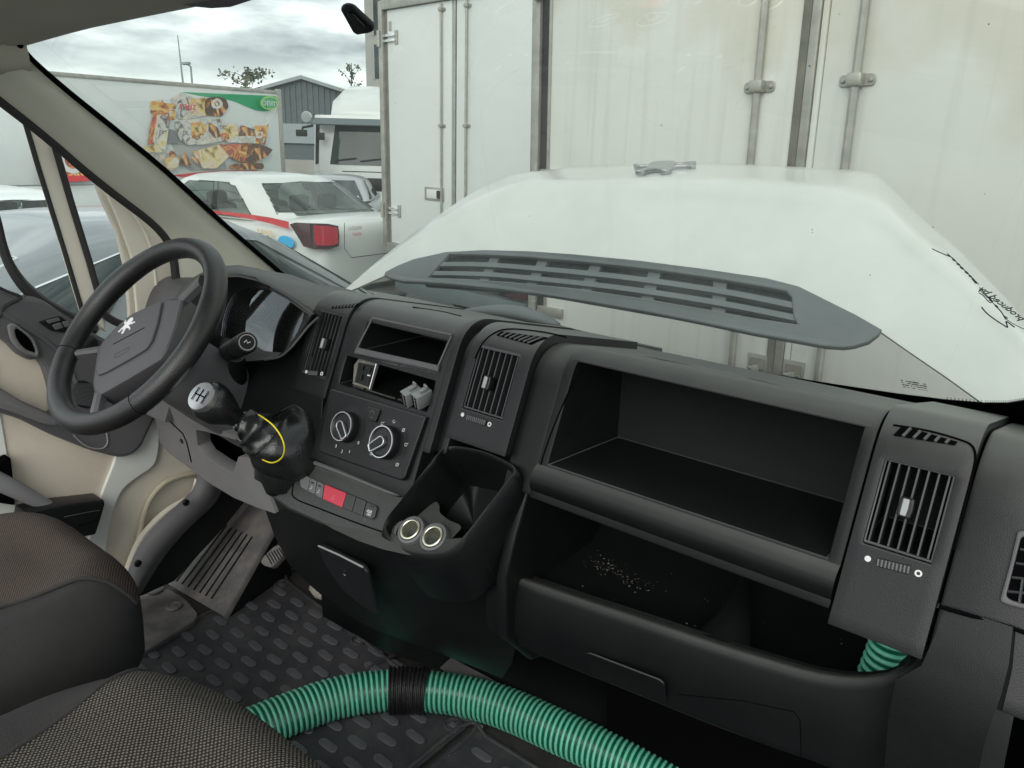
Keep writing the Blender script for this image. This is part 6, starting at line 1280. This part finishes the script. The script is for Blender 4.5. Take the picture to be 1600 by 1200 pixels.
# ------------------------------------------------------------------ floor mats
def matt(name, label, x0, x1, y0, y1, seed, ang):
    t = thing(name, label, 'floor mat', ((x0+x1)/2,(y0+y1)/2,.655), None, 'rubber floor mats')
    fr = (V((0,0,.6485)), V((1,0,0)), V((0,1,0)), V((0,0,1)))
    base = plate('mat_sheet', fr, round2([(x0,y0),(x1,y0),(x1,y1),(x0,y1+ang)], .03), [], .009, M['mat'], t, .003)
    tube('mat_edge', spline([V((x0+.012,y0,.658)),V((x0+.012,y1+ang-.03,.658)),V((x0+.04,y1+ang-.012,.658)),V((x1-.03,y1-.012,.658)),V((x1-.012,y1-.04,.658)),V((x1-.012,y0,.658))], 3), .005, M['mat'], t, 8)
    rnd = random.Random(seed); st = None; dx, dy = .078, .044; j = 0; n = 0
    y = y1+ang-.055
    while y > max(y0,-.42):
        x = x0+.065+(dx/2 if j%2 else 0)
        while x < x1-.05:
            if st is None:
                st = plate('mat_stud', (V((x,y,.657)),)+fr[1:], round2([(-.026,-.004),(-.018,-.0095),(.018,-.0095),(.026,-.002),(.023,.007),(.016,.0095),(-.019,.0095),(-.026,.003)], .003, 2), [], .0042, M['stud'], t, .0015); sx_, sy_ = x, y
            elif not any(abs(x-a)<.05 and abs(y-b)<.04 for a, b in clips):
                s = dup(st, t, V((x-sx_,y-sy_,0))); s.rotation_euler.z = rnd.uniform(-.05,.05)
            n += 1; x += dx
        y -= dy; j += 1
    for a, b in clips:
        if x0 < a < x1 and y0 < b < y1+.1:
            lathe('mat_clip', [(.021,0),(.021,.004),(.018,.005),(.017,.001),(0,.001)], (V((a,b,.657)),)+fr[1:], M['mat'], t, 20); plate('clip_boss', (V((a,b,.657)),)+fr[1:], round2([(-.009,-.006),(.009,-.006),(.009,.006),(-.009,.006)],.002), [], .003, M['stud'], t, .001)
    return t
clips = [tuple(hz(440,912,.66))[:2], tuple(hz(561,1000,.66))[:2], tuple(hz(708,1132,.66))[:2]]
matt('floor_mat', 'studded black rubber mat in the driver footwell, under the first hose end', -.77,.018,-.60,.155,1,.075)
matt('floor_mat', 'darker studded rubber mat on the passenger side under the long hose run', .030,.80,-.60,.150,2,0)
# central fold of the first mat
tube('mat_fold', [hz(640,1012,.657),hz(585,1040,.657),hz(520,1085,.657)], .006, M['mat'], bpy.data.objects['floor_mat'], 8)
pxplate('grey_floor_trim', (V((0,0,.70)), V((1,0,0)), V((0,1,0)), V((0,0,1))), [(628,994),(645,1000),(700,1030),(770,1068),(790,1090),(760,1090),(690,1048),(640,1018)], .006, M['greyl'], cab, r=.006) if 0 else None
a_ = [(622,985),(660,1004),(710,1030),(785,1070)]; b_ = [(632,1012),(672,1036),(720,1062),(790,1100)]
sheet('grey_floor_trim', [[hp(*p,(0,.22,.70),(0,-.6,.8)) for p in a_],[hp(*p,(0,.22,.70),(0,-.6,.8)) for p in b_]], M['grey'], cab, thick=.02)
rb('tunnel_cover', -.36,.30,.24,.46,.64,.72, M['smooth'], cab, bevel=.02)
# debris by the mat: a white tag and a dirty cable end
t = thing('white_tag', 'small white tag lying at the front edge of the rubber mat', 'tag', hz(552,955,.67)); pxplate('tag_strip', (V((0,0,.664)), V((1,0,0)), V((0,1,0)), V((0,0,1))), [(545,952),(549,949),(563,958),(560,962)], .003, M['print'], t)
t = thing('cable_end', 'dirty pale cable plug on the floor beside the console', 'plug', hz(500,928,.68)); tube('plug_body', [hz(489,918,.675),hz(498,926,.678),hz(512,934,.675)], [.012,.016,.010], mat('dirty_cream',(.42,.39,.32),.8,dust=.5,vscale=40), t, 10)
# ------------------------------------------------------------------ seats
def seat(label, cx, cy, hw_, hl_, zt, n_, seam_fn, fab, zside):
    t = thing('seat', label, 'seat', (cx,cy,zt-.4), None, 'cab seats')
    def outl(k): 
        r = []
        for q in range(96):
            a = 2*math.pi*q/96; ca, sa = math.cos(a), math.sin(a); r.append((cx+hw_*k*math.copysign(abs(ca)**(2/n_),ca), cy+hl_*k*math.copysign(abs(sa)**(2/n_),sa)))
        return r
    def rho(x, y): return (abs((x-cx)/hw_)**n_+abs((y-cy)/hl_)**n_)**(1/n_)
    from mathutils import noise as nz_
    def wr(x, y, z): return nz_.noise(V((x*9, y*9, z*6)))*.0045 + nz_.noise(V((x*26, y*15, z*20)))*.0016
    def hgt(x, y):
        p = rho(x,y); d = max(0,(p-.70)/.30); return zt-.078*(1-math.sqrt(max(0,1-min(d,1)**2.3)))+.006*math.sin(x*23)*math.sin(y*19)*(p<.9) + .010*max(0,1-abs(p-.78)/.2) - .008*(1-p if p<1 else 0) + wr(x,y,0)
    rings = [[V((x,y,zside)) for x,y in outl(.93)], [V((x,y,zt-.17)) for x,y in outl(.985)], [V((x,y,zt-.12)) for x,y in outl(1.0)], [V((x,y,zt-.085)) for x,y in outl(1.004)]]
    for k in (.995,.98,.96,.93,.89,.85,.80,.74,.66,.5,.3,.1,.02): rings.append([V((x,y,hgt(x,y))) for x,y in outl(k)])
    for r_ in rings[:4]:
        for v_ in r_:
            d_ = V((v_.x-cx, v_.y-cy, 0)); d_.normalize(); v_ += d_*wr(v_.x,v_.y,v_.z)*1.6
    loft('cushion', rings, M['bolster'], t, smooth=80)
    NX, NY = 46, 46; rows = []
    for j in range(NY):
        row = []
        for i in range(NX):
            f, g_ = i/(NX-1), j/(NY-1); row.append(seam_fn(f, g_))
        rows.append(row)
    def lift(x, y):
        p = rho(x,y)
        if p > .992: x, y = cx+(x-cx)*.992/p, cy+(y-cy)*.992/p
        return V((x, y, hgt(x,y)+.0035))
    rows3 = [[lift(*q) for q in r] for r in rows]
    sheet('fabric_panel', rows3, fab, t, thick=.008, nrm=(0,0,1), smooth=80)
    tube('piping', [r[0] for r in rows3], .0035, M['bolster'], t, 8)
    rb('pedestal', cx-hw_*.75, cx+hw_*.75, cy-hl_*.6, cy+hl_*.6, .655, zside+.01, M['smooth'], t, bevel=.02)
    return t
# driver: right bolster strip plain, fabric to its left
def sf1(f, g_):
    y = -.92+g_*.60; xs_ = -.365+.065*max(0,(y+.54)/.16); x = xs_+f*(-.745-xs_); return (x, y)
seat('driver seat with brown dotted fabric and a dark plain side, at the far left', -.50,-.61,.265,.285,1.125,3.6, sf1, M['fab2'], .93)
def sf2(f, g_):
    y = -.99+g_*.612; xs_ = -.012-.058*max(0,min(1,(y+.66)/.24)); x = xs_+f*(.545-xs_); return (x, y)
seat('passenger seat with black and beige dotted fabric, nearest in the bottom corner', .20,-.69,.350,.305,1.125,3.2, sf2, M['fab1'], .93)
# ------------------------------------------------------------------ green hose
def hosepath(pxs, z): return spline([hz(a,b,z) for a,b in pxs], 14)
def hose(name, label, path, R, sleeve=None, pitch=.0118):
    t = thing(name, label, 'hose', path[0]); path = resamp(path, 160)
    tube('hose_wall', path, R, M['hose'], t, 20, smooth=80)
    L_ = sum((b-a).length for a, b in zip(path, path[1:])); turns = L_/pitch; n = int(turns*18); pts = []; up = V((0,0,1)); seg = []
    for k in range(n+1):
        f = k/n*(len(path)-1); i = min(int(f), len(path)-2); c = path[i].lerp(path[i+1], f-i); tg = (path[min(i+2,len(path)-1)]-path[max(i-1,0)]).normalized()
        a_ = (up-tg*up.dot(tg)).normalized() if abs(up.dot(tg)) < .95 else tg.orthogonal().normalized(); b_ = tg.cross(a_); q = 2*math.pi*k/18
        pts.append(c+(a_*math.cos(q)+b_*math.sin(q))*R)
    tube('hose_rib', pts, .0033, M['hoserib'], t, 6, smooth=80)
    if sleeve:
        i0, i1 = [min(range(len(path)), key=lambda i: (path[i]-s).length) for s in sleeve]
        ps = resamp(path[i0:i1+1], 60); tube('rubber_sleeve', ps, [R*1.17+.0022*math.sin(k*1.02)+.0012*math.sin(k*.37+1) for k in range(60)], M['tape'], t, 24, smooth=80)
    return t
RZ = .041
hose('green_hose', 'long ribbed green hose with a black sleeve snaking over the floor mats', hosepath([(300,1175),(372,1148),(440,1120),(520,1092),(580,1081),(637,1078),(700,1083),(760,1096),(812,1115),(860,1137),(940,1174),(1020,1214),(1120,1270)], .657+RZ), RZ, (hz(609,1079,.657+RZ), hz(668,1080,.657+RZ)))
c = hy(1396,988,.055); hose('green_hose', 'short green hose stub poking up inside the passenger tray', [c+V((-.005,.0,-.07)), c+V((0,.0,-.03)), c+V((.004,.0,.015)), c+V((.01,.01,.06))], .0235, None, .0115)

sheet('under_dash_dark_sheet', [[V((x,.20,1.16)) for x in (.29,.6,.945)],[V((x,.235,.9)) for x in (.29,.6,.945)],[V((x,.25,.66)) for x in (.29,.6,.945)]], M['black'], cab, thick=.01)  # black sheet added for the darkness under the dash

bm = bmesh.new(); rnd = random.Random(21)
for k in range(420):
    x_, y_ = rnd.uniform(-.74,.6), rnd.gauss(-.02,.13)
    if not -.42 < y_ < .2: continue
    s = rnd.uniform(.0005,.0022); q_ = V((x_, y_, .6595))
    bm.faces.new([bm.verts.new(q_+V((rnd.uniform(-s,s)*1.6,rnd.uniform(-s,s)*1.6,rnd.uniform(0,s*.6)))) for _ in range(3)])
o = fin('floor_grit', bm, mat('pale_grit',(.25,.22,.18),.95), smooth=0); tag(o, kind='stuff')
